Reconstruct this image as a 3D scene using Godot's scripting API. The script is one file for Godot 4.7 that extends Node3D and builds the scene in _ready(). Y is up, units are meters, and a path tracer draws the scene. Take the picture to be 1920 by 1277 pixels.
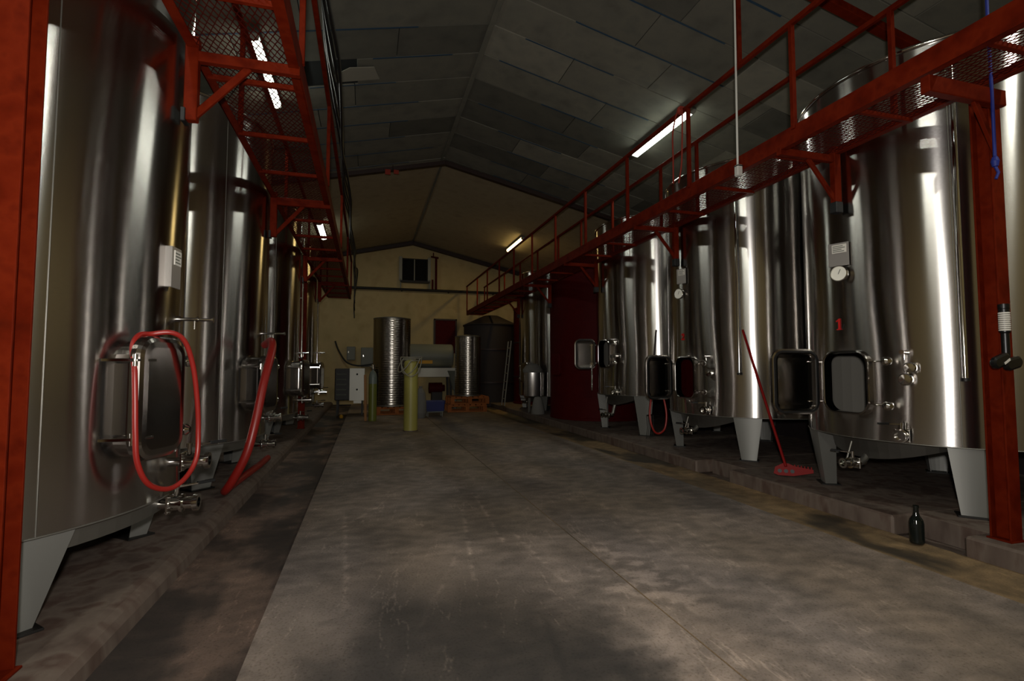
extends Node3D
# Wine cellar: two rows of stainless tanks under red catwalks, lit by a flash beside the lens and a few ceiling tubes.

class MB:
	var v := PackedVector3Array()
	var n := PackedVector3Array()
	var t := PackedVector2Array()
	var ix := PackedInt32Array()

	func vert(p: Vector3, nn: Vector3, uv := Vector2.ZERO) -> int:
		v.append(p)
		n.append(nn)
		t.append(uv)
		return v.size() - 1

	func face(a: int, b: int, c: int) -> void: # counter-clockwise seen from the front
		ix.append(a)
		ix.append(c)
		ix.append(b)

	func tri(a: Vector3, b: Vector3, c: Vector3) -> void:
		var nn := (b - a).cross(c - a).normalized()
		face(vert(a, nn), vert(b, nn), vert(c, nn))

	func quad(a: Vector3, b: Vector3, c: Vector3, d: Vector3) -> void:
		var nn := (b - a).cross(d - a)
		if nn.length() < 1e-12:
			nn = (c - b).cross(d - b)
		nn = nn.normalized()
		var i := vert(a, nn, Vector2(0, 0))
		vert(b, nn, Vector2(1, 0))
		vert(c, nn, Vector2(1, 1))
		vert(d, nn, Vector2(0, 1))
		face(i, i + 1, i + 2)
		face(i, i + 2, i + 3)

	func hexa(p: Array) -> void: # 0-3 bottom ring, 4-7 top ring, both counter-clockwise seen from above
		var mid := Vector3.ZERO
		for q in p:
			mid += q / 8.0
		for e in [[3, 2, 1, 0], [4, 5, 6, 7], [0, 1, 5, 4], [1, 2, 6, 5], [2, 3, 7, 6], [3, 0, 4, 7]]:
			var a: Vector3 = p[e[0]]
			var b: Vector3 = p[e[1]]
			var c: Vector3 = p[e[2]]
			var d: Vector3 = p[e[3]]
			if (b - a).cross(d - a).dot((a + b + c + d) / 4.0 - mid) < 0.0:
				quad(d, c, b, a)
			else:
				quad(a, b, c, d)

	func box(c: Vector3, s: Vector3, b := Basis(), ch := -1.0) -> void:
		var h := s * 0.5
		if ch < 0.0:
			ch = minf(0.004, minf(h.x, minf(h.y, h.z)) * 0.3)
		var axes := [Vector3(1, 0, 0), Vector3(0, 1, 0), Vector3(0, 0, 1)]
		for k in 3:
			var w: Vector3 = axes[k]
			var u: Vector3 = axes[(k + 1) % 3]
			var r: Vector3 = axes[(k + 2) % 3]
			var hu: float = h[(k + 1) % 3] - ch
			var hr: float = h[(k + 2) % 3] - ch
			for sg in [1.0, -1.0]:
				var o: Vector3 = w * (h[k] * sg)
				var q := [o - u * hu - r * hr, o + u * hu - r * hr, o + u * hu + r * hr, o - u * hu + r * hr]
				if sg < 0:
					q.reverse()
				quad(c + b * q[0], c + b * q[1], c + b * q[2], c + b * q[3])
			# the four edges along axis k
			for su in [1.0, -1.0]:
				for sr in [1.0, -1.0]:
					var l := w * (h[k] - ch)
					var p0: Vector3 = u * (h[(k + 1) % 3] * su) + r * (hr * sr)
					var p1: Vector3 = u * (hu * su) + r * (h[(k + 2) % 3] * sr)
					var e := [p0 - l, p0 + l, p1 + l, p1 - l]
					var out: Vector3 = u * su + r * sr
					if (e[1] - e[0]).cross(e[3] - e[0]).dot(out) < 0:
						e.reverse()
					quad(c + b * e[0], c + b * e[1], c + b * e[2], c + b * e[3])
		for sx in [1.0, -1.0]:
			for sy in [1.0, -1.0]:
				for sz in [1.0, -1.0]:
					var a0 := Vector3(h.x * sx, (h.y - ch) * sy, (h.z - ch) * sz)
					var a1 := Vector3((h.x - ch) * sx, h.y * sy, (h.z - ch) * sz)
					var a2 := Vector3((h.x - ch) * sx, (h.y - ch) * sy, h.z * sz)
					if sx * sy * sz > 0:
						tri(c + b * a0, c + b * a1, c + b * a2)
					else:
						tri(c + b * a0, c + b * a2, c + b * a1)

	func bar(p: Vector3, q: Vector3, w: float, d: float, up := Vector3.UP) -> void: # a square bar from p to q
		var y := (q - p).normalized()
		if absf(y.dot(up)) > 0.95:
			up = Vector3(0, 0, 1)
		var x := y.cross(up).normalized()
		box((p + q) * 0.5, Vector3(w, (q - p).length(), d), Basis(x, y, x.cross(y)))

	func strip(p: Vector3, q: Vector3, w: float, d: float, up := Vector3.UP) -> void: # the same with plain edges and no ends
		var y := (q - p).normalized()
		if absf(y.dot(up)) > 0.95:
			up = Vector3(0, 0, 1)
		var x := y.cross(up).normalized() * w * 0.5
		var z := x.cross(y).normalized() * d * 0.5
		var r := [x + z, z - x, -x - z, x - z]
		for k in 4:
			var m: int = (k + 1) % 4
			quad(p + r[m], p + r[k], q + r[k], q + r[m])

	func ring(c: Vector3, x: Vector3, y: Vector3, r: float, sides: int, u: float) -> int:
		var first := v.size()
		for k in sides + 1:
			var a := TAU * k / sides
			var d := x * cos(a) + y * sin(a)
			vert(c + d * r, d, Vector2(u, float(k) / sides))
		return first

	func sew(a: int, b: int, sides: int) -> void:
		for k in sides:
			face(a + k, a + k + 1, b + k + 1)
			face(a + k, b + k + 1, b + k)

	func fan(c: Vector3, nn: Vector3, x: Vector3, y: Vector3, r: float, sides: int) -> void:
		var m := vert(c, nn)
		for k in sides + 1:
			var a := TAU * k / sides
			vert(c + (x * cos(a) + y * sin(a)) * r, nn)
		var flip := x.cross(y).dot(nn) < 0
		for k in sides:
			if flip:
				face(m, m + k + 2, m + k + 1)
			else:
				face(m, m + k + 1, m + k + 2)

	func tube(p: Array, r: float, sides := 8, closed := false, flat := 1.0) -> void:
		var cnt := p.size()
		var y := Vector3.UP
		var prev := -1
		var first := -1
		var tan0: Vector3 = (p[1] - p[0]).normalized()
		if absf(tan0.dot(y)) > 0.9:
			y = Vector3(0.3, 0.1, 1).normalized()
		var s := 0.0
		for k in cnt:
			var a: Vector3 = p[(k - 1 + cnt) % cnt] if closed else p[maxi(k - 1, 0)]
			var b: Vector3 = p[(k + 1) % cnt] if closed else p[mini(k + 1, cnt - 1)]
			var d := (b - a).normalized()
			var x := y.cross(d).normalized()
			y = d.cross(x).normalized()
			if k > 0:
				s += (p[k] - p[k - 1]).length()
			var cur := ring(p[k], x, y * flat, r, sides, s)
			if prev >= 0:
				sew(prev, cur, sides)
			elif not closed:
				fan(p[k], -d, x, y * flat, r, sides)
			if first < 0:
				first = cur
			if k == cnt - 1 and not closed:
				fan(p[k], d, x, y * flat, r, sides)
			prev = cur
		if closed:
			sew(prev, first, sides)

	func rod(p: Vector3, q: Vector3, r: float, sides := 12) -> void:
		tube([p, q], r, sides)

	func lathe(at: Vector3, axis: Vector3, prof: Array, segs := 24) -> void: # prof: Vector2(radius, along the axis); sharp edges between steps
		axis = axis.normalized()
		var x := axis.cross(Vector3.UP if absf(axis.y) < 0.9 else Vector3(0, 0, 1)).normalized()
		var y := axis.cross(x).normalized()
		for k in prof.size() - 1:
			var a: Vector2 = prof[k]
			var b: Vector2 = prof[k + 1]
			var d := (b - a).normalized()
			var first := v.size()
			for m in segs + 1:
				var g := TAU * m / segs
				var rad := x * cos(g) + y * sin(g)
				var nn := (rad * d.y - axis * d.x).normalized()
				vert(at + rad * a.x + axis * a.y, nn)
				vert(at + rad * b.x + axis * b.y, nn)
			for m in segs:
				var i := first + m * 2
				face(i, i + 2, i + 3)
				face(i, i + 3, i + 1)

	func loops(xf: Transform3D, hw: float, hh: float, rad: float, list: Array, cap := true, closed := false) -> void:
		# rounded rectangles in xf's x-y plane: list of Vector2(inset, depth along z), joined one to the next, the last filled if cap
		var rings := []
		for e in list:
			var q := rr(hw - e.x, hh - e.x, maxf(rad - e.x, 0.01))
			var w := []
			for p2 in q:
				w.append(xf * Vector3(p2.x, p2.y, e.y))
			rings.append(w)
		if closed:
			rings.append(rings[0])
		for k in rings.size() - 1:
			var a: Array = rings[k]
			var b: Array = rings[k + 1]
			var m := a.size()
			for i in m:
				var j := (i + 1) % m
				quad(a[i], a[j], b[j], b[i])
		if cap:
			var l: Array = rings[rings.size() - 1]
			var c: Vector3 = xf * Vector3(0, 0, list[list.size() - 1].y)
			for i in l.size():
				tri(c, l[i], l[(i + 1) % l.size()])

	static func rr(hw: float, hh: float, rad: float, k := 8) -> Array:
		var out := []
		rad = minf(rad, minf(hw, hh))
		for c in 4:
			var cx := (hw - rad) * (1 if c == 0 or c == 3 else -1)
			var cy := (hh - rad) * (1 if c < 2 else -1)
			for i in k + 1:
				var a := PI / 2 * c + PI / 2 * i / k
				out.append(Vector2(cx + cos(a) * rad, cy + sin(a) * rad))
		return out

	func poly(pts: PackedVector2Array, xf: Transform3D, depth: float) -> void: # a flat outline given thickness along xf's z
		var q := pts.duplicate()
		if Geometry2D.is_polygon_clockwise(q):
			q.reverse()
		var id := Geometry2D.triangulate_polygon(q)
		for k in range(0, id.size(), 3):
			var a := q[id[k]]
			var b := q[id[k + 1]]
			var c := q[id[k + 2]]
			if (b - a).cross(c - a) < 0:
				var s := b
				b = c
				c = s
			tri(xf * Vector3(a.x, a.y, depth), xf * Vector3(b.x, b.y, depth), xf * Vector3(c.x, c.y, depth))
			tri(xf * Vector3(a.x, a.y, 0), xf * Vector3(c.x, c.y, 0), xf * Vector3(b.x, b.y, 0))
		for k in q.size():
			var a := q[k]
			var b := q[(k + 1) % q.size()]
			quad(xf * Vector3(a.x, a.y, 0), xf * Vector3(b.x, b.y, 0), xf * Vector3(b.x, b.y, depth), xf * Vector3(a.x, a.y, depth))

	func mesh() -> ArrayMesh:
		var a := []
		a.resize(Mesh.ARRAY_MAX)
		a[Mesh.ARRAY_VERTEX] = v
		a[Mesh.ARRAY_NORMAL] = n
		a[Mesh.ARRAY_TEX_UV] = t
		a[Mesh.ARRAY_INDEX] = ix
		var m := ArrayMesh.new()
		m.add_surface_from_arrays(Mesh.PRIMITIVE_TRIANGLES, a)
		return m


var M := {}
var rng := RandomNumberGenerator.new()
const R := 1.35
const TOP := 4.62

# ---------- nodes ----------
func obj(called: String, mb, mat: Material, parent: Node = self) -> MeshInstance3D:
	var o := MeshInstance3D.new()
	o.name = called
	o.mesh = mb.mesh() if mb is MB else mb
	o.material_override = mat
	if parent == self:
		o.name = numbered(called)
	parent.add_child(o, true)
	return o

var used := {}
func numbered(called: String) -> String:
	used[called] = used.get(called, 0) + 1
	return called if used[called] == 1 else "%s_%03d" % [called, used[called] - 1]

func tag(o: Node, label: String, category: String, group := "") -> void:
	o.set_meta("label", label)
	o.set_meta("category", category)
	if group:
		o.set_meta("group", group)

func thing(called: String, label: String, category: String, at := Vector3.ZERO, turn := 0.0, group := "") -> Node3D:
	var o := Node3D.new()
	o.name = numbered(called)
	add_child(o)
	o.position = at
	o.rotation.y = turn
	tag(o, label, category, group)
	return o

func setting(called: String, label := "") -> Node3D:
	var o := Node3D.new()
	o.name = called
	add_child(o)
	o.set_meta("kind", "structure")
	if label:
		o.set_meta("label", label)
	return o

# ---------- materials ----------
func noise_tex(freq: float, ramp: Array, octaves := 4, size := 512, sd := 1, stretch := 1.0) -> NoiseTexture2D:
	var f := FastNoiseLite.new()
	f.noise_type = FastNoiseLite.TYPE_SIMPLEX_SMOOTH
	f.frequency = freq
	f.fractal_octaves = octaves
	f.seed = sd
	var g := Gradient.new()
	g.offsets = PackedFloat32Array(range(ramp.size()).map(func(i): return float(i) / (ramp.size() - 1)))
	g.colors = PackedColorArray(ramp)
	var x := NoiseTexture2D.new()
	x.width = size
	x.height = int(size * stretch)
	x.noise = f
	x.seamless = true
	x.color_ramp = g
	return x

func mat(called: String, c: Color, rough := 0.6, metal := 0.0) -> StandardMaterial3D:
	var m := StandardMaterial3D.new()
	m.resource_name = called
	m.albedo_color = c
	m.roughness = rough
	m.metallic = metal
	M[called] = m
	return m

func tri_tex(m: StandardMaterial3D, x: Texture2D, sc: float, world := true, sy := 1.0) -> void:
	m.albedo_texture = x
	m.uv1_triplanar = true
	m.uv1_world_triplanar = world
	m.uv1_scale = Vector3(sc, sc * sy, sc)

func glow(called: String, c: Color, e: float) -> void:
	var m := mat(called, Color(0.9, 0.9, 0.9), 0.5)
	m.emission_enabled = true
	m.emission = c
	m.emission_energy_multiplier = e

func concrete_image() -> ImageTexture:
	# one picture for the whole floor, 8 m by 28 m: x from -1.4 to 5.0, z from 4 to -23
	var w := 768
	var h := 1536
	var im := Image.create(w, h, false, Image.FORMAT_RGB8)
	var a := FastNoiseLite.new()
	a.seed = 3
	a.frequency = 0.9
	a.fractal_octaves = 5
	var b := FastNoiseLite.new()
	b.seed = 8
	b.frequency = 0.35
	b.fractal_octaves = 3
	var c := FastNoiseLite.new()
	c.seed = 21
	c.frequency = 4.5
	c.fractal_octaves = 4
	var sc := FastNoiseLite.new()
	sc.seed = 5
	sc.frequency = 1.6
	var drags := [[0.75, -3.6, 1.0, -5.4, 0.14], [1.15, -4.3, 1.25, -6.0, 0.12], [-0.1, -3.2, -0.2, -5.6, 0.1], [1.35, -3.4, 1.3, -4.6, 0.14], [0.3, -3.0, 0.75, -4.2, 0.1], [2.6, -2.6, 2.9, -4.4, 0.08], [0.9, -2.0, 1.05, -3.0, -0.12], [2.3, -3.0, 2.5, -5.2, 0.07], [-0.35, -4.8, 0.2, -5.9, 0.12]]
	for j in h:
		var z := 4.0 - 27.0 * (j + 0.5) / h
		for i in w:
			var x := -1.4 + 6.4 * (i + 0.5) / w
			var p := a.get_noise_2d(x * 1.5, z)
			var q := b.get_noise_2d(x, z)
			var r := c.get_noise_2d(x * 0.8, z * 1.3)
			var g := 0.45 + 0.075 * p + 0.1 * r
			var warm := 0.5 + 0.9 * q
			# patched and scraped places beside the long joint, and drag marks along the aisle
			var pt := Vector2((x - 1.95 + 0.3 * r) / 0.32, (z + 3.3 + 0.5 * p) / 0.75).length()
			g += 0.09 * smoothstep(1.0, 0.6, pt) * smoothstep(-0.2, 0.2, r)
			for e in drags:
				var f: float = clampf((z - e[1]) / (e[3] - e[1]), 0.0, 1.0)
				var dx: float = absf(x - lerpf(e[0], e[2], f) - 0.03 * r)
				if f > 0.0 and f < 1.0 and dx < 0.06:
					g += e[4] * smoothstep(0.035, 0.0, dx) * (0.5 + r)
			# damp dark stretches and the flash shadow of the lens, painted into the colour
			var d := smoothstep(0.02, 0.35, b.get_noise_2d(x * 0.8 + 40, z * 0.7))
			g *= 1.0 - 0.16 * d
			var lens_shadow := Vector2((x - 0.55 + 0.4 * p + 0.15 * r) / 0.9, (z + 2.25 + 0.5 * p + 0.2 * r) / 1.25).length()
			g *= 1.0 - 0.6 * smoothstep(1.45, 0.55, lens_shadow)
			# scuffs
			var s := absf(sc.get_noise_2d(x * 2.0 + z * 0.35, z * 0.35))
			g += 0.10 * smoothstep(0.025, 0.0, s) * smoothstep(0.0, 0.4, p + 0.2)
			var col := Color(g * (1.02 + 0.05 * warm), g * (0.93 + 0.01 * warm), g * (0.88 - 0.06 * warm))
			if x < -0.58: # wet channel
				col = Color(g * 1.1, g * 0.9, g * 0.78) * (0.46 + 0.3 * smoothstep(-0.25, 0.3, p))
			elif x > 4.05: # rusty gutter
				var k := smoothstep(4.05, 4.2, x + 0.08 * p)
				col = col.lerp(Color(g * 1.15, g * 0.93, g * 0.62), 0.8)
				col = col * (1.0 - 0.55 * k * smoothstep(-0.15, 0.25, q + p * 0.5))
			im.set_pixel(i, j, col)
	return ImageTexture.create_from_image(im)

func materials() -> void:
	var steel := mat("polished_steel", Color(0.72, 0.705, 0.69), 0.17, 1.0)
	steel.anisotropy_enabled = true
	steel.anisotropy = 0.96
	# brushed finish: fine lines round the tank, some smooth, some coarse
	steel.roughness = 1.0
	steel.roughness_texture = noise_tex(0.22, [Color(0.18, 0.18, 0.18), Color(0.2, 0.2, 0.2), Color(0.235, 0.235, 0.235)], 2, 1024, 60)
	steel.uv1_scale = Vector3(1.0, 0.12, 1.0)
	var hatch := mat("hatch_steel", Color(0.62, 0.6, 0.58), 0.16, 1.0)
	mat("satin_steel", Color(0.5, 0.49, 0.46), 0.45, 0.85)
	mat("lining_steel", Color(0.62, 0.6, 0.56), 0.5, 0.3)
	var lgs := mat("leg_steel", Color(0.47, 0.465, 0.445), 0.5, 0.45)
	lgs.anisotropy_enabled = true
	lgs.anisotropy = -0.8
	mat("plate_steel", Color(0.6, 0.58, 0.56), 0.4, 0.5)
	mat("bottom_steel", Color(0.36, 0.35, 0.33), 0.5, 0.8)
	mat("chrome", Color(0.8, 0.79, 0.77), 0.1, 1.0)
	mat("rubber", Color(0.03, 0.03, 0.032), 0.5)
	mat("black_plastic", Color(0.025, 0.027, 0.03), 0.35)
	mat("white_plastic", Color(0.72, 0.71, 0.68), 0.45)
	mat("grey_plastic", Color(0.35, 0.35, 0.34), 0.5)
	var red := mat("red_paint", Color(1, 1, 1), 0.55)
	red.metallic_specular = 0.15
	mat("grating_red", Color(0.23, 0.045, 0.02), 0.8).metallic_specular = 0.15
	tri_tex(red, noise_tex(0.012, [Color(0.27, 0.058, 0.012), Color(0.33, 0.076, 0.016), Color(0.37, 0.1, 0.026), Color(0.29, 0.062, 0.014)], 5, 512, 4), 0.6)
	var dred := mat("wine_red_paint", Color(1, 1, 1), 0.6)
	dred.metallic_specular = 0.2
	tri_tex(dred, noise_tex(0.01, [Color(0.22, 0.02, 0.026), Color(0.27, 0.026, 0.03), Color(0.24, 0.022, 0.028)], 4, 512, 7), 0.5)
	mat("red_rubber", Color(0.5, 0.1, 0.075), 0.38)
	mat("red_plastic", Color(0.46, 0.03, 0.02), 0.55).metallic_specular = 0.3
	mat("red_mark", Color(0.75, 0.06, 0.05), 0.6)
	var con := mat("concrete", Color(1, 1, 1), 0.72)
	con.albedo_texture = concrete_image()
	con.detail_enabled = true
	con.detail_blend_mode = BaseMaterial3D.BLEND_MODE_MUL
	con.detail_uv_layer = BaseMaterial3D.DETAIL_UV_2
	con.detail_albedo = noise_tex(0.05, [Color(0.7, 0.68, 0.66), Color(0.95, 0.94, 0.92), Color(1, 1, 1), Color(0.86, 0.84, 0.8)], 6, 1024, 11)
	con.uv2_triplanar = true
	con.uv2_world_triplanar = true
	con.uv2_scale = Vector3(0.8, 0.8, 0.8)
	con.heightmap_enabled = true
	con.heightmap_texture = noise_tex(0.03, [Color(0, 0, 0), Color(1, 1, 1)], 6, 1024, 12)
	con.heightmap_scale = 0.0
	con.heightmap_enabled = false
	var kerb := mat("kerb_concrete", Color(1, 1, 1), 0.7)
	tri_tex(kerb, noise_tex(0.006, [Color(0.25, 0.2, 0.17), Color(0.34, 0.285, 0.25), Color(0.39, 0.34, 0.3), Color(0.29, 0.22, 0.185), Color(0.37, 0.32, 0.28)], 7, 1024, 15), 0.5, true, 0.25)
	var wall := mat("cream_wall", Color(1, 1, 1), 0.85)
	tri_tex(wall, noise_tex(0.006, [Color(0.6, 0.53, 0.37), Color(0.66, 0.59, 0.43), Color(0.69, 0.61, 0.45), Color(0.63, 0.55, 0.39)], 5, 512, 16), 0.25)
	for k in 4:
		var g: float = [0.37, 0.41, 0.46, 0.32][k]
		var bd := mat("ceiling_board_%d" % k, Color(1, 1, 1), 0.85)
		tri_tex(bd, noise_tex(0.01, [Color(g * 0.86, g * 0.83, g * 0.74), Color(g, g * 0.97, g * 0.87), Color(g * 1.08, g * 1.04, g * 0.92), Color(g * 0.92, g * 0.91, g * 0.83)], 5, 512, 30 + k), 0.3)
	mat("torn_board", Color(0.5, 0.48, 0.43), 0.9)
	mat("blue_tape", Color(0.12, 0.22, 0.3), 0.7)
	mat("dark_gap", Color(0.09, 0.1, 0.1), 0.9)
	var fc := mat("far_ceiling", Color(1, 1, 1), 0.85)
	tri_tex(fc, noise_tex(0.01, [Color(0.55, 0.49, 0.39), Color(0.62, 0.56, 0.45), Color(0.58, 0.52, 0.41)], 4, 512, 40), 0.3)
	mat("dark_vat", Color(0.1, 0.055, 0.055), 0.7)
	mat("brown_steel", Color(0.14, 0.06, 0.045), 0.55)
	mat("dark_steel", Color(0.12, 0.11, 0.1), 0.5, 0.4)
	glow("lit_diffuser", Color(0.95, 1.0, 0.94), 9.0)
	glow("warm_diffuser", Color(1.0, 0.88, 0.58), 9.0)
	mat("tape_white", Color(0.8, 0.78, 0.74), 0.6)
	mat("ink", Color(0.05, 0.05, 0.05), 0.7)
	mat("yellow_post", Color(0.58, 0.55, 0.27), 0.45)
	mat("hose_clear", Color(0.5, 0.48, 0.42), 0.35)
	mat("bottle_green", Color(0.42, 0.44, 0.18), 0.4)
	mat("bottle_grey", Color(0.42, 0.46, 0.43), 0.4)
	mat("ochre", Color(0.55, 0.36, 0.12), 0.6)
	var wood := mat("pallet_wood", Color(1, 1, 1), 0.8)
	tri_tex(wood, noise_tex(0.02, [Color(0.5, 0.27, 0.1), Color(0.6, 0.34, 0.13), Color(0.55, 0.3, 0.11)], 4, 256, 50), 0.8)
	mat("blue_plastic", Color(0.06, 0.1, 0.36), 0.5)
	mat("blue_rope", Color(0.07, 0.13, 0.45), 0.6)
	mat("orange_rope", Color(0.5, 0.13, 0.06), 0.8)
	mat("panel_white", Color(0.9, 0.89, 0.84), 0.4)
	mat("panel_grey", Color(0.4, 0.41, 0.38), 0.5)
	mat("label_yellow", Color(0.7, 0.52, 0.1), 0.6)
	mat("dark_glass", Color(0.03, 0.03, 0.032), 0.08)
	mat("bottle_glass", Color(0.07, 0.085, 0.075), 0.08)
	mat("frame_white", Color(0.55, 0.54, 0.5), 0.5)
	mat("sack_white", Color(0.42, 0.41, 0.39), 0.9)
	var dimple := mat("dimpled_steel", Color(0.62, 0.6, 0.57), 0.25, 1.0)

# ---------- setting ----------
const APEX_X := 1.85
const K := 0.23
func roof_y(x: float, far := false) -> float:
	return (6.94 if far else 7.0) - K * absf(x - APEX_X)

func floor_quad(mb: MB, x0: float, x1: float, z0: float, z1: float, y0: float, y1: float) -> void: # uv over the floor picture
	var p := [Vector3(x0, y0, z0), Vector3(x1, y1, z0), Vector3(x1, y1, z1), Vector3(x0, y0, z1)] # z0 near, z1 far
	var nn: Vector3 = (p[1] - p[0]).cross(p[3] - p[0]).normalized()
	var i := mb.v.size()
	for q in p:
		mb.vert(q, nn, Vector2((q.x + 1.4) / 6.4, (4.0 - q.z) / 27.0))
	mb.face(i, i + 1, i + 2)
	mb.face(i, i + 2, i + 3)

func build_floor() -> void:
	var f := setting("floor", "worn grey brown concrete cellar floor with slabs, drains and raised plinths")
	var zn := 3.2
	var zf := -22.0
	# slabs stand a little above the wet channel; joints are left open
	for e in [[-0.58, 1.775, 0.0], [1.787, 4.04, 0.0]]:
		var mb := MB.new()
		floor_quad(mb, e[0], e[1], zn, zf, 0, 0)
		mb.quad(Vector3(e[0], -0.05, zn), Vector3(e[0], 0, zn), Vector3(e[0], 0, zf), Vector3(e[0], -0.05, zf))
		mb.quad(Vector3(e[1], 0, zn), Vector3(e[1], -0.05, zn), Vector3(e[1], -0.05, zf), Vector3(e[1], 0, zf))
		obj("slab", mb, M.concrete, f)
	var ch := MB.new()
	floor_quad(ch, -1.32, -0.95, zn, zf, -0.02, -0.045)
	floor_quad(ch, -0.95, -0.57, zn, zf, -0.045, -0.035)
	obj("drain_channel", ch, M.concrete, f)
	var gu := MB.new()
	floor_quad(gu, 4.045, 4.36, zn, zf, -0.004, -0.035)
	floor_quad(gu, 4.36, 4.68, zn, zf, -0.035, -0.02)
	obj("drain_channel", gu, M.concrete, f)
	var base := MB.new()
	base.box(Vector3(1.85, -0.2, -9.4), Vector3(13, 0.28, 26))
	obj("slab_base", base, M.kerb_concrete, f)
	# left plinth, rounded front edge
	var l := MB.new()
	var prof := [Vector2(-4.4, 0.12), Vector2(-1.42, 0.12), Vector2(-1.37, 0.112), Vector2(-1.33, 0.09), Vector2(-1.305, 0.05), Vector2(-1.29, -0.05)]
	for k in prof.size() - 1:
		var zz := zn
		while zz > zf:
			var z2 := maxf(zz - 1.5, zf)
			l.quad(Vector3(prof[k].x, prof[k].y, zz), Vector3(prof[k + 1].x, prof[k + 1].y, zz), Vector3(prof[k + 1].x, prof[k + 1].y, z2), Vector3(prof[k].x, prof[k].y, z2))
			zz = z2
	obj("plinth", l, M.kerb_concrete, f)
	# right plinth in lengths with two drain notches
	var edges := [[3.2, -3.02], [-3.6, -5.8], [-6.5, -22.0]]
	for e in edges:
		var r := MB.new()
		var z0: float = e[0]
		var z1: float = e[1]
		r.box(Vector3(6.39, 0.045, (z0 + z1) / 2), Vector3(3.42, 0.19, z0 - z1), Basis(), 0.018)
		obj("plinth", r, M.kerb_concrete, f)
	for e in [[-3.02, -3.6], [-5.8, -6.5]]:
		var r := MB.new()
		r.box(Vector3(6.53, 0.04, (e[0] + e[1]) / 2), Vector3(3.14, 0.2, e[0] - e[1]), Basis(), 0.004)
		obj("plinth", r, M.kerb_concrete, f)

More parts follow.
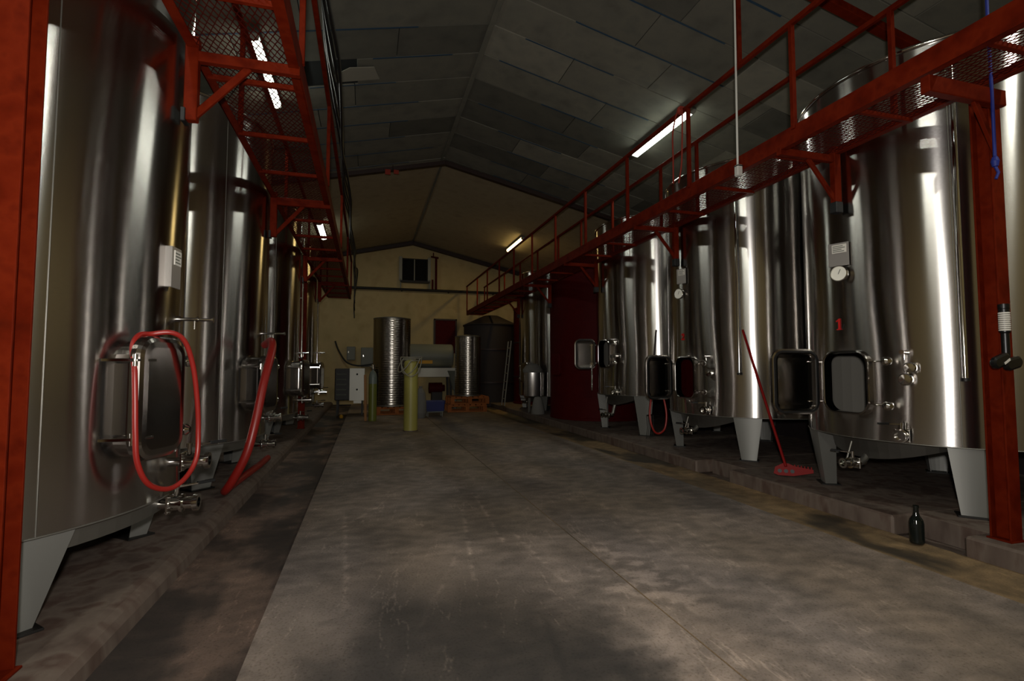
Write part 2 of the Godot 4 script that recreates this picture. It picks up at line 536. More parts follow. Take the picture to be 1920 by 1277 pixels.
func build_walls() -> void:
	var zb := -22.0
	var w := setting("wall_back", "cream gable wall at the far end of the cellar")
	# gable outline with an opening for the window
	var wx0 := 1.4
	var wx1 := 2.5
	var wy0 := 5.24
	var wy1 := 6.22
	var parts := [
		PackedVector2Array([Vector2(-4.4, 0), Vector2(wx0, 0), Vector2(wx0, roof_y(wx0, true)), Vector2(-4.4, roof_y(-4.4, true))]),
		PackedVector2Array([Vector2(wx1, 0), Vector2(8.1, 0), Vector2(8.1, roof_y(8.1, true)), Vector2(wx1, roof_y(wx1, true))]),
		PackedVector2Array([Vector2(wx0, 0), Vector2(wx1, 0), Vector2(wx1, wy0), Vector2(wx0, wy0)]),
		PackedVector2Array([Vector2(wx0, wy1), Vector2(wx1, wy1), Vector2(wx1, roof_y(wx1, true)), Vector2(APEX_X, roof_y(APEX_X, true)), Vector2(wx0, roof_y(wx0, true))]),
	]
	var mb := MB.new()
	for p in parts:
		mb.poly(p, Transform3D(Basis(), Vector3(0, 0, zb - 0.2)), 0.2)
	obj("masonry", mb, M.cream_wall, w)
	for s in [["wall_left", -4.5, "cream side wall behind the left tanks"], ["wall_right", 8.2, "cream side wall behind the right tanks"]]:
		var q := MB.new()
		q.box(Vector3(s[1], 2.9, -9.4), Vector3(0.2, 6.2, 25.6))
		var o := obj(s[0], q, M.cream_wall)
		o.set_meta("kind", "structure")
		o.set_meta("label", s[2])
	var dd := MB.new()  # added dark sheet low on the wall, darkening the gaps between tank legs
	dd.box(Vector3(8.09, 0.62, -9.4), Vector3(0.03, 1.3, 25.0))
	var ddo := obj("added_dark_sheet", dd, M.dark_vat)
	ddo.set_meta("kind", "structure")
	var fr := MB.new()
	fr.box(Vector3(1.85, 3.4, 3.3), Vector3(13, 7.4, 0.2))
	var o := obj("wall_front", fr, M.cream_wall)
	o.set_meta("kind", "structure")
	# the window
	var wi := setting("window_1", "small two-pane dark window high in the cream gable wall")
	var zc := zb
	var fm := MB.new()
	for x in [wx0 + 0.02, wx1 - 0.02]:
		fm.box(Vector3(x, (wy0 + wy1) / 2, zc - 0.08), Vector3(0.04, wy1 - wy0, 0.08))
	for y in [wy0 + 0.02, wy1 - 0.02]:
		fm.box(Vector3((wx0 + wx1) / 2, y, zc - 0.08), Vector3(wx1 - wx0, 0.04, 0.08))
	obj("window_frame", fm, M.dark_steel, wi)
	var mu := MB.new()
	mu.box(Vector3(1.93, (wy0 + wy1) / 2, zc - 0.06), Vector3(0.04, wy1 - wy0 - 0.06, 0.06))
	obj("mullion", mu, M.frame_white, wi)
	for e in [[wx0 + 0.03, 1.91], [1.95, wx1 - 0.03]]:
		var pn := MB.new()
		pn.box(Vector3((e[0] + e[1]) / 2, (wy0 + wy1) / 2, zc - 0.09), Vector3(e[1] - e[0], wy1 - wy0 - 0.06, 0.012))
		obj("pane", pn, M.dark_glass, wi)
	for x in [wx0 - 0.06, wx1 + 0.06]:
		var sh := MB.new()
		sh.box(Vector3(x, (wy0 + wy1) / 2 + 0.02, zc + 0.04), Vector3(0.13, wy1 - wy0 + 0.06, 0.06))
		obj("shutter", sh, M.frame_white, wi)
	var sl := MB.new()
	sl.box(Vector3(1.95, wy0 - 0.05, zc + 0.08), Vector3(1.25, 0.08, 0.16))
	obj("window_sill", sl, M.dark_steel, wi)
	for x in [1.34, 2.56]:
		var sb := MB.new()
		sb.bar(Vector3(x, wy0 + 0.06, zc + 0.1), Vector3(x, wy0 - 0.36, zc + 0.1), 0.05, 0.05)
		sb.bar(Vector3(x, wy0 - 0.33, zc + 0.0), Vector3(x, wy0 - 0.33, zc + 0.1), 0.04, 0.04)
		obj("window_bracket", sb, M.panel_grey, wi)
	# door leaf low on the wall
	var dr := setting("door_1", "dark red steel hatch door on the far cream wall")
	var dm := MB.new()
	dm.box(Vector3(3.28, 2.85, zb + 0.03), Vector3(0.86, 1.42, 0.06))
	obj("door_leaf", dm, M.wine_red_paint, dr)
	var df := MB.new()
	for x in [2.81, 3.75]:
		df.box(Vector3(x, 2.85, zb + 0.035), Vector3(0.07, 1.56, 0.07))
	df.box(Vector3(3.28, 3.6, zb + 0.035), Vector3(1.0, 0.07, 0.07))
	obj("door_frame", df, M.brown_steel, dr)
	# rafter beams
	var n := 1
	for z in [-4.6, -12.6, -21.85]:
		var far: bool = z < -15
		for s in [-1, 1]:
			var b := MB.new()
			var x1: float = APEX_X + s * 6.2
			var yo := -0.09 if far else -0.3
			b.bar(Vector3(APEX_X, roof_y(APEX_X, far) + yo, z), Vector3(x1, roof_y(x1, far) + yo, z), 0.14 if far else 0.1, 0.2 if far else 0.12, Vector3(0, 0, 1))
			var t := obj("trim_%d" % n, b, M.red_paint if z > -5 else M.brown_steel)
			t.set_meta("kind", "structure")
			t.set_meta("label", "steel rafter under the %s roof slope" % ["left" if s < 0 else "right"])
			n += 1

func build_ceiling() -> void:
	var c := setting("ceiling", "pitched ceiling of weathered grey boards with bluish joints")
	var al := atan(K)
	# backing above the boards
	for s in [-1, 1]:
		var bs := Basis(Vector3(s * cos(al), -sin(al), 0), Vector3(s * sin(al), cos(al), 0), Vector3(0, 0, s))
		var len := 6.5
		var bk := MB.new()
		bk.box(Vector3(APEX_X, 7.12, -4.95) + bs * Vector3(len / 2, 0, 0), Vector3(len, 0.1, 16.8), bs)
		obj("backing", bk, M.dark_gap, c)
		var row := 0
		var z := 3.2
		while z > -13.1:
			var wd := 0.775
			var cuts := [0.0, [2.2, 2.9, 1.5, 2.5][row % 4], [4.6, 5.2, 3.9, 4.9][(row + (2 if s > 0 else 0)) % 4], 6.45]
			for k in 3:
				var a: float = cuts[k]
				var b: float = cuts[k + 1]
				if s < 0 and row == 15 and k == 0:
					b -= 0.35
				if s < 0 and row == 15 and k == 1:
					a += 0.5
				var mb := MB.new()
				var drop := 0.055 + rng.randf() * 0.012
				mb.box(Vector3(APEX_X, 7.12, z - wd / 2) + bs * Vector3((a + b) / 2, -drop - 0.01, 0), Vector3(b - a - 0.012, 0.04, wd - 0.016), bs * Basis(Vector3(1, 0, 0), rng.randf_range(-0.008, 0.008)), 0.006)
				var kind: int = [0, 1, 1, 2, 0, 3][rng.randi() % 6]
				obj("board", mb, M["ceiling_board_%d" % kind], c)
			if row % 1 == 0:
				var tp := MB.new()
				var a := rng.randf_range(0.3, 1.5)
				var b := a + rng.randf_range(1.2, 3.4)
				tp.box(Vector3(APEX_X, 7.12, z - wd) + bs * Vector3((a + b) / 2, -0.098, 0), Vector3(b - a, 0.008, rng.randf_range(0.018, 0.032)), bs)
				obj("joint_tape", tp, M.blue_tape, c)
			z -= wd
			row += 1
		var fr := MB.new()
		fr.box(Vector3(APEX_X, 7.0, -17.7) + bs * Vector3(len / 2, 0, 0), Vector3(len, 0.1, 8.9), bs)
		obj("sheet", fr, M.far_ceiling, c)
	var rc := MB.new()
	rc.box(Vector3(APEX_X, 7.0, -5.0), Vector3(0.09, 0.03, 16.4))
	obj("ridge_cover", rc, M.ceiling_board_0, c)
	var r2 := MB.new()
	r2.box(Vector3(APEX_X, 6.93, -17.3), Vector3(0.05, 0.03, 9.0))
	obj("ridge_cover", r2, M.ceiling_board_0, c)
	# a torn piece of board hanging by the missing length
	var al2 := Transform3D(Basis(Vector3(-cos(al), -sin(al), 0), Vector3(0, 0, -1), Vector3(-sin(al), cos(al), 0) * -1.0).orthonormalized(), Vector3(APEX_X, 7.0, -8.9))
	var fp := MB.new()
	fp.poly(PackedVector2Array([Vector2(1.85, -0.28), Vector2(2.25, -0.3), Vector2(2.62, -0.02), Vector2(2.7, 0.12), Vector2(1.75, 0.1)]), al2, 0.012)
	obj("board", fp, M.torn_board, c)

# ---------- lamps ----------
func tube_lamp(x: float, z: float, warm: bool, label: String, e: float) -> void:
	var s := 1.0 if x > APEX_X else -1.0
	var al := atan(K) * -s
	var y := roof_y(x, z < -12.6) - 0.115
	var o := thing("tube_lamp", label, "lamp", Vector3(x, y, z), 0, "ceiling tube lamps")
	o.rotation.z = al
	var h := MB.new()
	h.box(Vector3(0, 0.055, 0), Vector3(0.2, 0.05, 2.0), Basis(), 0.012)
	obj("housing", h, M.grey_plastic, o)
	var d := MB.new()
	var pr := PackedVector2Array([Vector2(-0.09, 0.03), Vector2(-0.086, -0.015), Vector2(-0.06, -0.045), Vector2(0.06, -0.045), Vector2(0.086, -0.015), Vector2(0.09, 0.03)])
	d.poly(pr, Transform3D(Basis(), Vector3(0, 0, -0.96)), 1.92)
	obj("lamp_diffuser", d, M.warm_diffuser if warm else M.lit_diffuser, o)
	for k in [-1, 1]:
		var c := MB.new()
		c.poly(PackedVector2Array([Vector2(-0.096, 0.035), Vector2(-0.091, -0.018), Vector2(-0.063, -0.051), Vector2(0.063, -0.051), Vector2(0.091, -0.018), Vector2(0.096, 0.035)]), Transform3D(Basis(), Vector3(0, 0, k * 0.975 - 0.02)), 0.04)
		obj("end_cap", c, M.frame_white, o)
	var l := AreaLight3D.new()
	l.name = "lamp_light"
	l.area_size = Vector2(0.16, 1.9)
	l.light_color = Color(1.0, 0.86, 0.55) if warm else Color(1.0, 1.0, 0.95)
	l.light_energy = e
	l.area_range = 40.0
	l.shadow_enabled = true
	l.rotation.x = -PI / 2
	l.position.y = -0.06
	o.add_child(l)

# ---------- tanks ----------
var tk := {} # the tank being built: cx, cz, side, py
func P(a: float, r: float, y: float) -> Vector3: # local point of the tank: angle in degrees from the aisle, towards the door end; y above the cellar floor
	var g := deg_to_rad(a)
	return Vector3(-tk.side * r * cos(g), y - tk.py, r * sin(g))
func N(a: float) -> Vector3:
	var g := deg_to_rad(a)
	return Vector3(-tk.side * cos(g), 0, sin(g))
func T(a: float) -> Vector3:
	var g := deg_to_rad(a)
	return Vector3(tk.side * sin(g), 0, cos(g))
func F(a: float, r: float, y: float) -> Transform3D: # frame on the tank's skin: x along the skin, y up, z outwards (right-handed)
	var x := Vector3.UP.cross(N(a))
	return Transform3D(Basis(x, Vector3.UP, N(a)), P(a, r, y))

func shell(y0: float, y1: float, hole: Dictionary, sd: int) -> MB:
	var mb := MB.new()
	var wob := FastNoiseLite.new()
	wob.seed = sd
	wob.frequency = 0.35
	wob.fractal_octaves = 2
	var segs := 144
	var angs := []
	for k in segs + 1:
		angs.append(-180.0 + 360.0 * k / segs)
	var ys := []
	var rows := 26
	for k in rows + 1:
		ys.append(lerpf(y0, y1, float(k) / rows))
	var i0 := -1
	var i1 := -1
	var j0 := -1
	var j1 := -1
	if hole:
		var da := rad_to_deg(hole.w * 0.5 / R) + 3.0
		for k in angs.size():
			if angs[k] < hole.a - da:
				i0 = k
			if angs[k] < hole.a + da:
				i1 = k + 1
		for k in ys.size():
			if ys[k] < hole.y - hole.h * 0.5 - 0.03:
				j0 = k
			if ys[k] < hole.y + hole.h * 0.5 + 0.03:
				j1 = k + 1
	var put := func(a: float, y: float) -> int:
		var nn := N(a)
		var ar := deg_to_rad(a)
		# the sheet is not perfectly round: long vertical ripples, and a pull around the manhole
		var w := 0.020 * wob.get_noise_3d(cos(ar) * 6.0, y * 0.55, sin(ar) * 6.0) + 0.010 * wob.get_noise_3d(cos(ar) * 3.0 + 9.0, y * 1.6, sin(ar) * 3.0)
		var up := 0.010 * wob.get_noise_3d(cos(ar) * 2.0 + 30.0, y * 1.2, sin(ar) * 2.0)
		if hole:
			var dy: float = (y - hole.y) / 0.62
			var dx: float = deg_to_rad(a - hole.a) * R / 0.62
			w += -0.11 * dx * exp(-(dx * dx + dy * dy) * 1.3)
			up += 0.05 * dy * exp(-(dx * dx + dy * dy) * 1.3)
		return mb.vert(P(a, R, y), (nn + T(a) * w + Vector3.UP * up).normalized(), Vector2(y, ar * R))
	var id := []
	for j in ys.size():
		var r := []
		for k in angs.size():
			r.append(put.call(angs[k], ys[j]))
		id.append(r)
	var flip: bool = tk.side < 0
	var q := func(a: int, b: int, c: int, d: int) -> void:
		if flip:
			mb.face(a, c, b)
			mb.face(a, d, c)
		else:
			mb.face(a, b, c)
			mb.face(a, c, d)
	for j in rows:
		for k in segs:
			if hole and k >= i0 and k < i1 and j >= j0 and j < j1:
				continue
			q.call(id[j][k], id[j][k + 1], id[j + 1][k + 1], id[j + 1][k])
	if hole:
		# a collar of skin between the grid and the rounded opening
		var inner := MB.rr(hole.w * 0.5, hole.h * 0.5, hole.rad, 8)
		var a0: float = angs[i0]
		var a1: float = angs[i1]
		var ring := []
		for k in range(i1, i0, -1):
			ring.append([id[j1][k], angs[k], ys[j1]])
		for j in range(j1, j0, -1):
			ring.append([id[j][i0], angs[i0], ys[j]])
		for k in range(i0, i1):
			ring.append([id[j0][k], angs[k], ys[j0]])
		for j in range(j0, j1):
			ring.append([id[j][i1], angs[i1], ys[j]])
		var inn := []
		for p2 in inner:
			inn.append([put.call(hole.a + rad_to_deg(p2.x / R), hole.y + p2.y), hole.a + rad_to_deg(p2.x / R), hole.y + p2.y])
		var key := func(e: Array) -> float:
			return fposmod(atan2((e[2] - hole.y) / hole.h, deg_to_rad(e[1] - hole.a) * R / hole.w), TAU)
		ring.sort_custom(func(a, b): return key.call(a) < key.call(b))
		inn.sort_custom(func(a, b): return key.call(a) < key.call(b))
		var x := 0
		var y := 0
		while x < ring.size() or y < inn.size():
			var ra: Array = ring[x % ring.size()]
			var ia: Array = inn[y % inn.size()]
			var kr: float = key.call(ring[(x + 1) % ring.size()]) + (TAU if x + 1 >= ring.size() else 0.0)
			var ki: float = key.call(inn[(y + 1) % inn.size()]) + (TAU if y + 1 >= inn.size() else 0.0)
			if (kr <= ki and x < ring.size()) or y >= inn.size():
				var rb: Array = ring[(x + 1) % ring.size()]
				if flip:
					mb.face(ra[0], ia[0], rb[0])
				else:
					mb.face(ra[0], rb[0], ia[0])
				x += 1
			else:
				var ib: Array = inn[(y + 1) % inn.size()]
				if flip:
					mb.face(ra[0], ia[0], ib[0])
				else:
					mb.face(ra[0], ib[0], ia[0])
				y += 1
	return mb

func valve(o: Node3D, at: Vector3, dir: Vector3, len: float, rad: float, handle: Vector3, called := "valve") -> void:
	dir = dir.normalized()
	var b := MB.new()
	b.lathe(at, dir, [Vector2(rad * 0.62, -0.04), Vector2(rad * 0.62, len * 0.28), Vector2(rad * 1.2, len * 0.28), Vector2(rad * 1.2, len * 0.33), Vector2(rad * 0.95, len * 0.34), Vector2(rad * 0.95, len * 0.58), Vector2(rad * 1.25, len * 0.58), Vector2(rad * 1.25, len * 0.64), Vector2(rad * 0.8, len * 0.66), Vector2(rad * 0.8, len * 0.88), Vector2(rad * 1.15, len * 0.88), Vector2(rad * 1.15, len), Vector2(rad * 0.7, len), Vector2(rad * 0.66, len * 0.7), Vector2(0.0, len * 0.7)], 24)
	var v := obj(called, b, M.chrome, o)
	var fl := MB.new()
	var up := Vector3.UP if absf(dir.y) < 0.8 else Vector3(0, 0, 1)
	var x := up.cross(dir).normalized()
	var bs := Basis(x, dir.cross(x).normalized(), dir)
	fl.box(at + dir * len * 0.31, Vector3(rad * 2.5, rad * 2.5, 0.014), bs)
	for sx in [-1, 1]:
		for sy in [-1, 1]:
			fl.rod(at + dir * len * 0.27 + bs * Vector3(sx, sy, 0) * rad * 1.02, at + dir * len * 0.4 + bs * Vector3(sx, sy, 0) * rad * 1.02, 0.008, 6)
	obj("flange", fl, M.chrome, v)
	if handle != Vector3.ZERO:
		var h := MB.new()
		var s := at + dir * len * 0.46 + up * rad
		h.lathe(s, up, [Vector2(0.016, 0), Vector2(0.016, 0.05), Vector2(0.02, 0.05), Vector2(0.02, 0.075), Vector2(0, 0.075)], 12)
		h.bar(s + up * 0.06, s + up * 0.065 + handle, 0.022, 0.01)
		obj("valve_handle", h, M.chrome, v)
		var g := MB.new()
		g.bar(s + up * 0.065 + handle * 0.55, s + up * 0.066 + handle * 1.02, 0.03, 0.02)
		obj("handle_grip", g, M.rubber, v)

func door_mesh(w: float, h: float) -> MB: # a pressed manhole door, hinge edge at x = 0, inside facing -z
	var mb := MB.new()
	var xf := Transform3D(Basis(), Vector3(w / 2, 0, 0))
	# outside dome
	mb.loops(xf, w / 2, h / 2, 0.13, [Vector2(0, -0.03), Vector2(0, 0.0), Vector2(0.012, 0.02), Vector2(0.035, 0.03), Vector2(0.07, 0.034)])
	# inside pan
	var back := Transform3D(Basis(Vector3(-1, 0, 0), Vector3.UP, Vector3(0, 0, -1)), Vector3(w / 2, 0, 0))
	mb.loops(back, w / 2, h / 2, 0.13, [Vector2(0, 0.03), Vector2(0.02, 0.035), Vector2(0.045, 0.03), Vector2(0.06, -0.005), Vector2(0.1, -0.012)])
	return mb

func manhole(o: Node3D, d: Dictionary) -> void: # a, y, w, h, swing, neck
	var rad := 0.13
	var f := F(d.a, R, d.y)
	var nk: float = d.get("neck", 0.07)
	var nb := MB.new()
	var hw: float = d.w / 2 + 0.012
	var hh: float = d.h / 2 + 0.012
	nb.loops(f, hw, hh, rad + 0.012, [Vector2(-0.004, -0.06), Vector2(-0.004, nk - 0.015), Vector2(0.0, nk), Vector2(0.014, nk + 0.004), Vector2(0.02, nk - 0.005), Vector2(0.02, -0.07)], false)
	var neck := obj("manhole_neck", nb, M.hatch_steel, o)
	var sw: float = d.swing
	# hinge side: towards the far end (-1) or the door end (+1) of the cellar
	var hs: float = d.hinge
	var ha: float = d.a + hs * rad_to_deg((hw + 0.05) / R)
	var hp := P(d.a, R + nk + 0.045, d.y) + T(d.a) * hs * (hw + 0.03)
	var dirw := -T(d.a) * hs
	var up := Vector3.UP
	var outn := N(d.a)
	var g := deg_to_rad(sw)
	var x := dirw * cos(g) + outn * sin(g)
	var z := outn * cos(g) - dirw * sin(g)
	var bs := Basis(x, up, z)
	var dw: float = d.w + 0.06
	var dh: float = d.h + 0.08
	var dm := door_mesh(dw, dh)
	var door := obj("manhole_door", dm, M.hatch_steel, o)
	door.transform = Transform3D(bs, hp)
	if bs.determinant() < 0:
		door.transform = Transform3D(Basis(x, -up, z), hp)
	var seal := MB.new()
	seal.loops(Transform3D(Basis(), Vector3(dw / 2, 0, -0.036)), dw / 2 - 0.018, dh / 2 - 0.018, 0.115, [Vector2(0, 0.008), Vector2(0, -0.008), Vector2(0.022, -0.008), Vector2(0.022, 0.008)], false, true)
	obj("seal", seal, M.rubber, door)
	# hinge arms and clamp knobs
	for s in [-1, 1]:
		var ar := MB.new()
		var yy: float = s * d.h * 0.34
		var root := P(ha + hs * 1.2, R - 0.005, d.y + yy)
		ar.bar(root, hp + up * yy, 0.035, 0.02)
		ar.rod(hp + up * (yy - 0.035), hp + up * (yy + 0.035), 0.014, 10)
		ar.bar(hp + up * yy, hp + up * yy + x * 0.12 + z * 0.03, 0.035, 0.014)
		obj("hinge_arm", ar, M.chrome, neck)
		var kb := MB.new()
		var ka: float = d.a - hs * rad_to_deg((hw + 0.02) / R)
		var kp := P(ka, R + nk * 0.6, d.y + yy)
		var kd := (N(ka) * 0.5 - T(ka) * hs).normalized()
		if not d.get("shut", false):
			kb.rod(kp, kp + kd * 0.17, 0.008, 8)
			kb.lathe(kp + kd * 0.15, kd, [Vector2(0.014, 0), Vector2(0.04, 0.012), Vector2(0.046, 0.04), Vector2(0.04, 0.068), Vector2(0.02, 0.085), Vector2(0, 0.085)], 12)
		else:
			kb.rod(kp, kp + N(ka) * 0.1, 0.01, 8)
			kb.lathe(kp + N(ka) * 0.07, N(ka), [Vector2(0.014, 0), Vector2(0.036, 0.012), Vector2(0.04, 0.04), Vector2(0.02, 0.06), Vector2(0, 0.06)], 12)
		obj("clamp_knob", kb, M.chrome, neck)

func make_tank(label: String, side: int, cx: float, cz: float, d: Dictionary) -> Node3D:
	var py := 0.14 if side > 0 else 0.12
	tk = {"side": side, "py": py}
	var o := thing("wine_tank", label, "tank", Vector3(cx, py, cz), 0, "stainless steel wine tanks in two rows")
	var rim: float = d.rim
	var hole: Dictionary = d.get("hole", {})
	var skin: Material = d.get("mat", M.polished_steel)
	obj("shell", shell(rim, TOP, hole if not hole.get("shut", false) else {}, d.seed), skin, o)
	# bottom: a short skirt and a plate that slopes to the drain
	var da: float = d.get("drain_angle", 0.0)
	var bt := MB.new()
	var prev := []
	var segs := 72
	for k in segs + 1:
		var a := -180.0 + 360.0 * k / segs
		var dx := clampf(absf(wrapf(a - da, -180.0, 180.0)) * 2.1, 0.0, 90.0)
		var low: float = rim - 0.11 if side < 0 else rim - 0.025 - 0.2 * cos(deg_to_rad(dx))
		var c := [P(a, R, rim), P(a, R - (0.045 if side < 0 else 0.16), rim - 0.012), P(a, R - (0.06 if side < 0 else 0.2), low), P(da, 0.0, rim - (0.11 if side < 0 else 0.06))]
		if prev:
			for m in 3:
				if side > 0:
					bt.quad(prev[m + 1], c[m + 1], c[m], prev[m])
				else:
					bt.quad(c[m + 1], prev[m + 1], prev[m], c[m])
		prev = c
	obj("sloping_bottom", bt, M.satin_steel if side < 0 else M.bottom_steel, o)
	var bead := MB.new()
	var ring := []
	var top := []
	for k in 72:
		ring.append(P(k * 5.0, R + 0.001, rim + 0.004))
		top.append(P(k * 5.0, R + 0.004, TOP))
	bead.tube(ring, 0.006, 6, true)
	obj("weld_bead", bead, M.satin_steel, o)
	var tr := MB.new()
	tr.tube(top, 0.022, 8, true)
	obj("top_rim", tr, M.chrome, o)
	var lid := MB.new()
	var cap := Vector3(0, TOP - py, 0)
	lid.lathe(cap, Vector3.UP, [Vector2(R, 0), Vector2(1.0, 0.09), Vector2(0.5, 0.17), Vector2(0.3, 0.19)], 48)
	obj("lid", lid, M.satin_steel, o)
	var ht := MB.new()
	ht.lathe(cap + Vector3(0, 0.18, 0), Vector3.UP, [Vector2(0.3, 0), Vector2(0.3, 0.12), Vector2(0.34, 0.12), Vector2(0.34, 0.15), Vector2(0.2, 0.2), Vector2(0, 0.21)], 32)
	obj("top_hatch", ht, d.get("hatch", M.satin_steel), o)
	# seam
	var sa: float = d.get("seam", 36.0)
	var sm := MB.new()
	sm.tube([P(sa, R + 0.0005, rim), P(sa, R + 0.0005, (rim + TOP) / 2), P(sa, R + 0.0005, TOP)], 0.0035, 6)
	obj("weld_seam", sm, M.satin_steel, o)
	# legs
	for a in d.legs:
		var lg := MB.new()
		var h := rim - py
		var cols := 5
		var wt: float = d.get("leg_w", 0.38)
		var wb := wt * 0.57
		for k in cols:
			var u0 := -0.5 + float(k) / cols
			var u1 := -0.5 + float(k + 1) / cols
			var at := [rad_to_deg(u0 * wt / R), rad_to_deg(u1 * wt / R), rad_to_deg(u0 * wb / R), rad_to_deg(u1 * wb / R)]
			var p0 := P(a + at[0], R - 0.002, rim + 0.0)
			var p1 := P(a + at[1], R - 0.002, rim + 0.0)
			var q0 := P(a + at[2], R - 0.10, py + 0.012)
			var q1 := P(a + at[3], R - 0.10, py + 0.012)
			var inn := -N(a) * 0.006
			var f0 := lg.vert(q0, N(a + at[0] * 0.8), Vector2(u0, 0))
			lg.vert(q1, N(a + at[1] * 0.8), Vector2(u1, 0))
			lg.vert(p1, N(a + at[1] * 0.8), Vector2(u1, 1))
			lg.vert(p0, N(a + at[0] * 0.8), Vector2(u0, 1))
			if side > 0:
				lg.face(f0, f0 + 1, f0 + 2)
				lg.face(f0, f0 + 2, f0 + 3)
				lg.quad(q1 + inn, q0 + inn, p0 + inn, p1 + inn)
			else:
				lg.face(f0, f0 + 2, f0 + 1)
				lg.face(f0, f0 + 3, f0 + 2)
				lg.quad(q0 + inn, q1 + inn, p1 + inn, p0 + inn)
			if k == 0 or k == cols - 1:
				# the cheeks that run in towards the tank's middle
				var pe: Vector3 = p0 if k == 0 else p1
				var qe: Vector3 = q0 if k == 0 else q1
				var sgn := -1.0 if k == 0 else 1.0
				var inward := -N(a) * 0.2 - T(a) * sgn * 0.05
				var inq := -N(a) * 0.12 - T(a) * sgn * 0.02
				lg.hexa([qe, qe + inq, qe + inq + T(a) * 0.005, qe + T(a) * 0.005, pe, pe + inward, pe + inward + T(a) * 0.005, pe + T(a) * 0.005])
		obj("leg", lg, M.leg_steel, o)
		var ft := MB.new()
		var fc := P(a, R - 0.16, py + 0.007)
		ft.box(fc, Vector3(0.2, 0.014, wb + 0.04), Basis(N(a), Vector3.UP, N(a).cross(Vector3.UP)))
		obj("foot_plate", ft, M.dark_steel, o)
	if hole:
		if not hole.get("shut", false):
			var li := MB.new()
			for k in 40:
				var b0: float = hole.a + 50.0 + 260.0 * k / 40
				var b1: float = hole.a + 50.0 + 260.0 * (k + 1) / 40
				li.quad(P(b0, R - 0.012, rim), P(b0, R - 0.012, TOP), P(b1, R - 0.012, TOP), P(b1, R - 0.012, rim))
			obj("inner_lining", li, d.get("lining", M.lining_steel), o)
		manhole(o, hole)
	if d.has("pipe"):
		var e: Array = d.pipe # angle, low, high
		var b := MB.new()
		b.rod(P(e[0], R + 0.06, e[1]), P(e[0], R + 0.06, e[2]), 0.021, 14)
		var pp := obj("level_pipe", b, M.chrome, o)
		var c := MB.new()
		c.lathe(P(e[0], R + 0.06, e[1] - 0.01), Vector3.UP, [Vector2(0, 0), Vector2(0.032, 0), Vector2(0.032, 0.03), Vector2(0.021, 0.03)], 14)
		obj("pipe_cap", c, M.dark_steel, pp)
		var k := MB.new()
		for y in [e[1] + 0.02, (e[1] + e[2]) / 2, e[2] - 0.3]:
			k.bar(P(e[0], R - 0.01, y), P(e[0], R + 0.05, y), 0.02, 0.02)
		obj("pipe_bracket", k, M.satin_steel, pp)
	if d.has("plate"):
		var e: Array = d.plate # angle, y, width, height
		var f := F(e[0], R + (0.05 if side > 0 else 0.035), e[1])
		if side > 0:
			f.basis = Basis(Vector3.UP, deg_to_rad(22.0)) * f.basis
		var b := MB.new()
		b.box(f.origin, Vector3(e[2], e[3], 0.012), f.basis)
		b.box(f.origin + f.basis * Vector3(-e[2] / 2 + 0.01, 0, -0.025), Vector3(0.02, e[3], 0.05), f.basis)
		var pl := obj("name_plate", b, M.plate_steel, o)
		var c := MB.new()
		c.box(f.origin + f.basis * Vector3(0.01, e[3] * 0.24, 0.009), Vector3(e[2] * 0.7, e[3] * 0.36, 0.006), f.basis)
		obj("paper_label", c, M.tape_white, pl)
		var ln := MB.new()
		for r in 4:
			var w: float = e[2] * [0.5, 0.6, 0.44, 0.56][r]
			ln.box(f.origin + f.basis * Vector3(0.01 - (e[2] * 0.62 - w) / 2, e[3] * (0.35 - 0.075 * r), 0.0125), Vector3(w, 0.009, 0.001), f.basis, 0.0)
		obj("label_print", ln, M.panel_grey, pl)
	if d.has("gauge"):
		var e: Array = d.gauge
		var b := MB.new()
		var n := N(e[0] + (24.0 if side > 0 else 0.0))
		b.lathe(P(e[0], R - 0.02, e[1]), n, [Vector2(0.03, 0), Vector2(0.03, 0.06), Vector2(0.085, 0.065), Vector2(0.085, 0.11), Vector2(0.078, 0.115), Vector2(0.072, 0.105)], 28)
		var gg := obj("thermometer", b, M.chrome, o)
		var c := MB.new()
		var f := Transform3D(Basis(Vector3.UP.cross(n), Vector3.UP, n), P(e[0], R - 0.02, e[1]) + n * 0.106)
		c.fan(f.origin, n, f.basis.x, f.basis.y, 0.073, 24)
		obj("dial", c, M.panel_white, gg)
		var hd := MB.new()
		hd.box(f.origin + f.basis * Vector3(0.008, 0.018, 0.003), Vector3(0.005, 0.055, 0.002), f.basis * Basis(Vector3(0, 0, 1), -0.4), 0.0)
		obj("needle", hd, M.ink, gg)
	if d.has("tap"):
		var e: Array = d.tap # angle, y, length
		var b := MB.new()
		var n := N(e[0])
		var s := P(e[0], R - 0.01, e[1])
		b.lathe(s, n, [Vector2(0.022, 0), Vector2(0.022, 0.03), Vector2(0.013, 0.03), Vector2(0.013, e[2] * 0.55), Vector2(0.02, e[2] * 0.55), Vector2(0.02, e[2] * 0.6), Vector2(0.012, e[2] * 0.6), Vector2(0.012, e[2] * 0.95), Vector2(0.022, e[2] * 0.95), Vector2(0.022, e[2]), Vector2(0, e[2])], 14)
		b.rod(s + n * e[2] * 0.5, s + n * e[2] * 0.5 - Vector3.UP * 0.07, 0.008, 8)
		obj("sample_tap", b, M.chrome, o)
	for e in d.get("clamps", []): # capped stubs: angle, y, radius
		var b := MB.new()
		b.lathe(P(e[0], R - 0.01, e[1]), N(e[0]), [Vector2(e[2] * 0.7, 0), Vector2(e[2] * 0.7, 0.05), Vector2(e[2], 0.055), Vector2(e[2], 0.085), Vector2(e[2] * 0.8, 0.1), Vector2(0, 0.104)], 20)
		obj("capped_port", b, M.chrome, o)
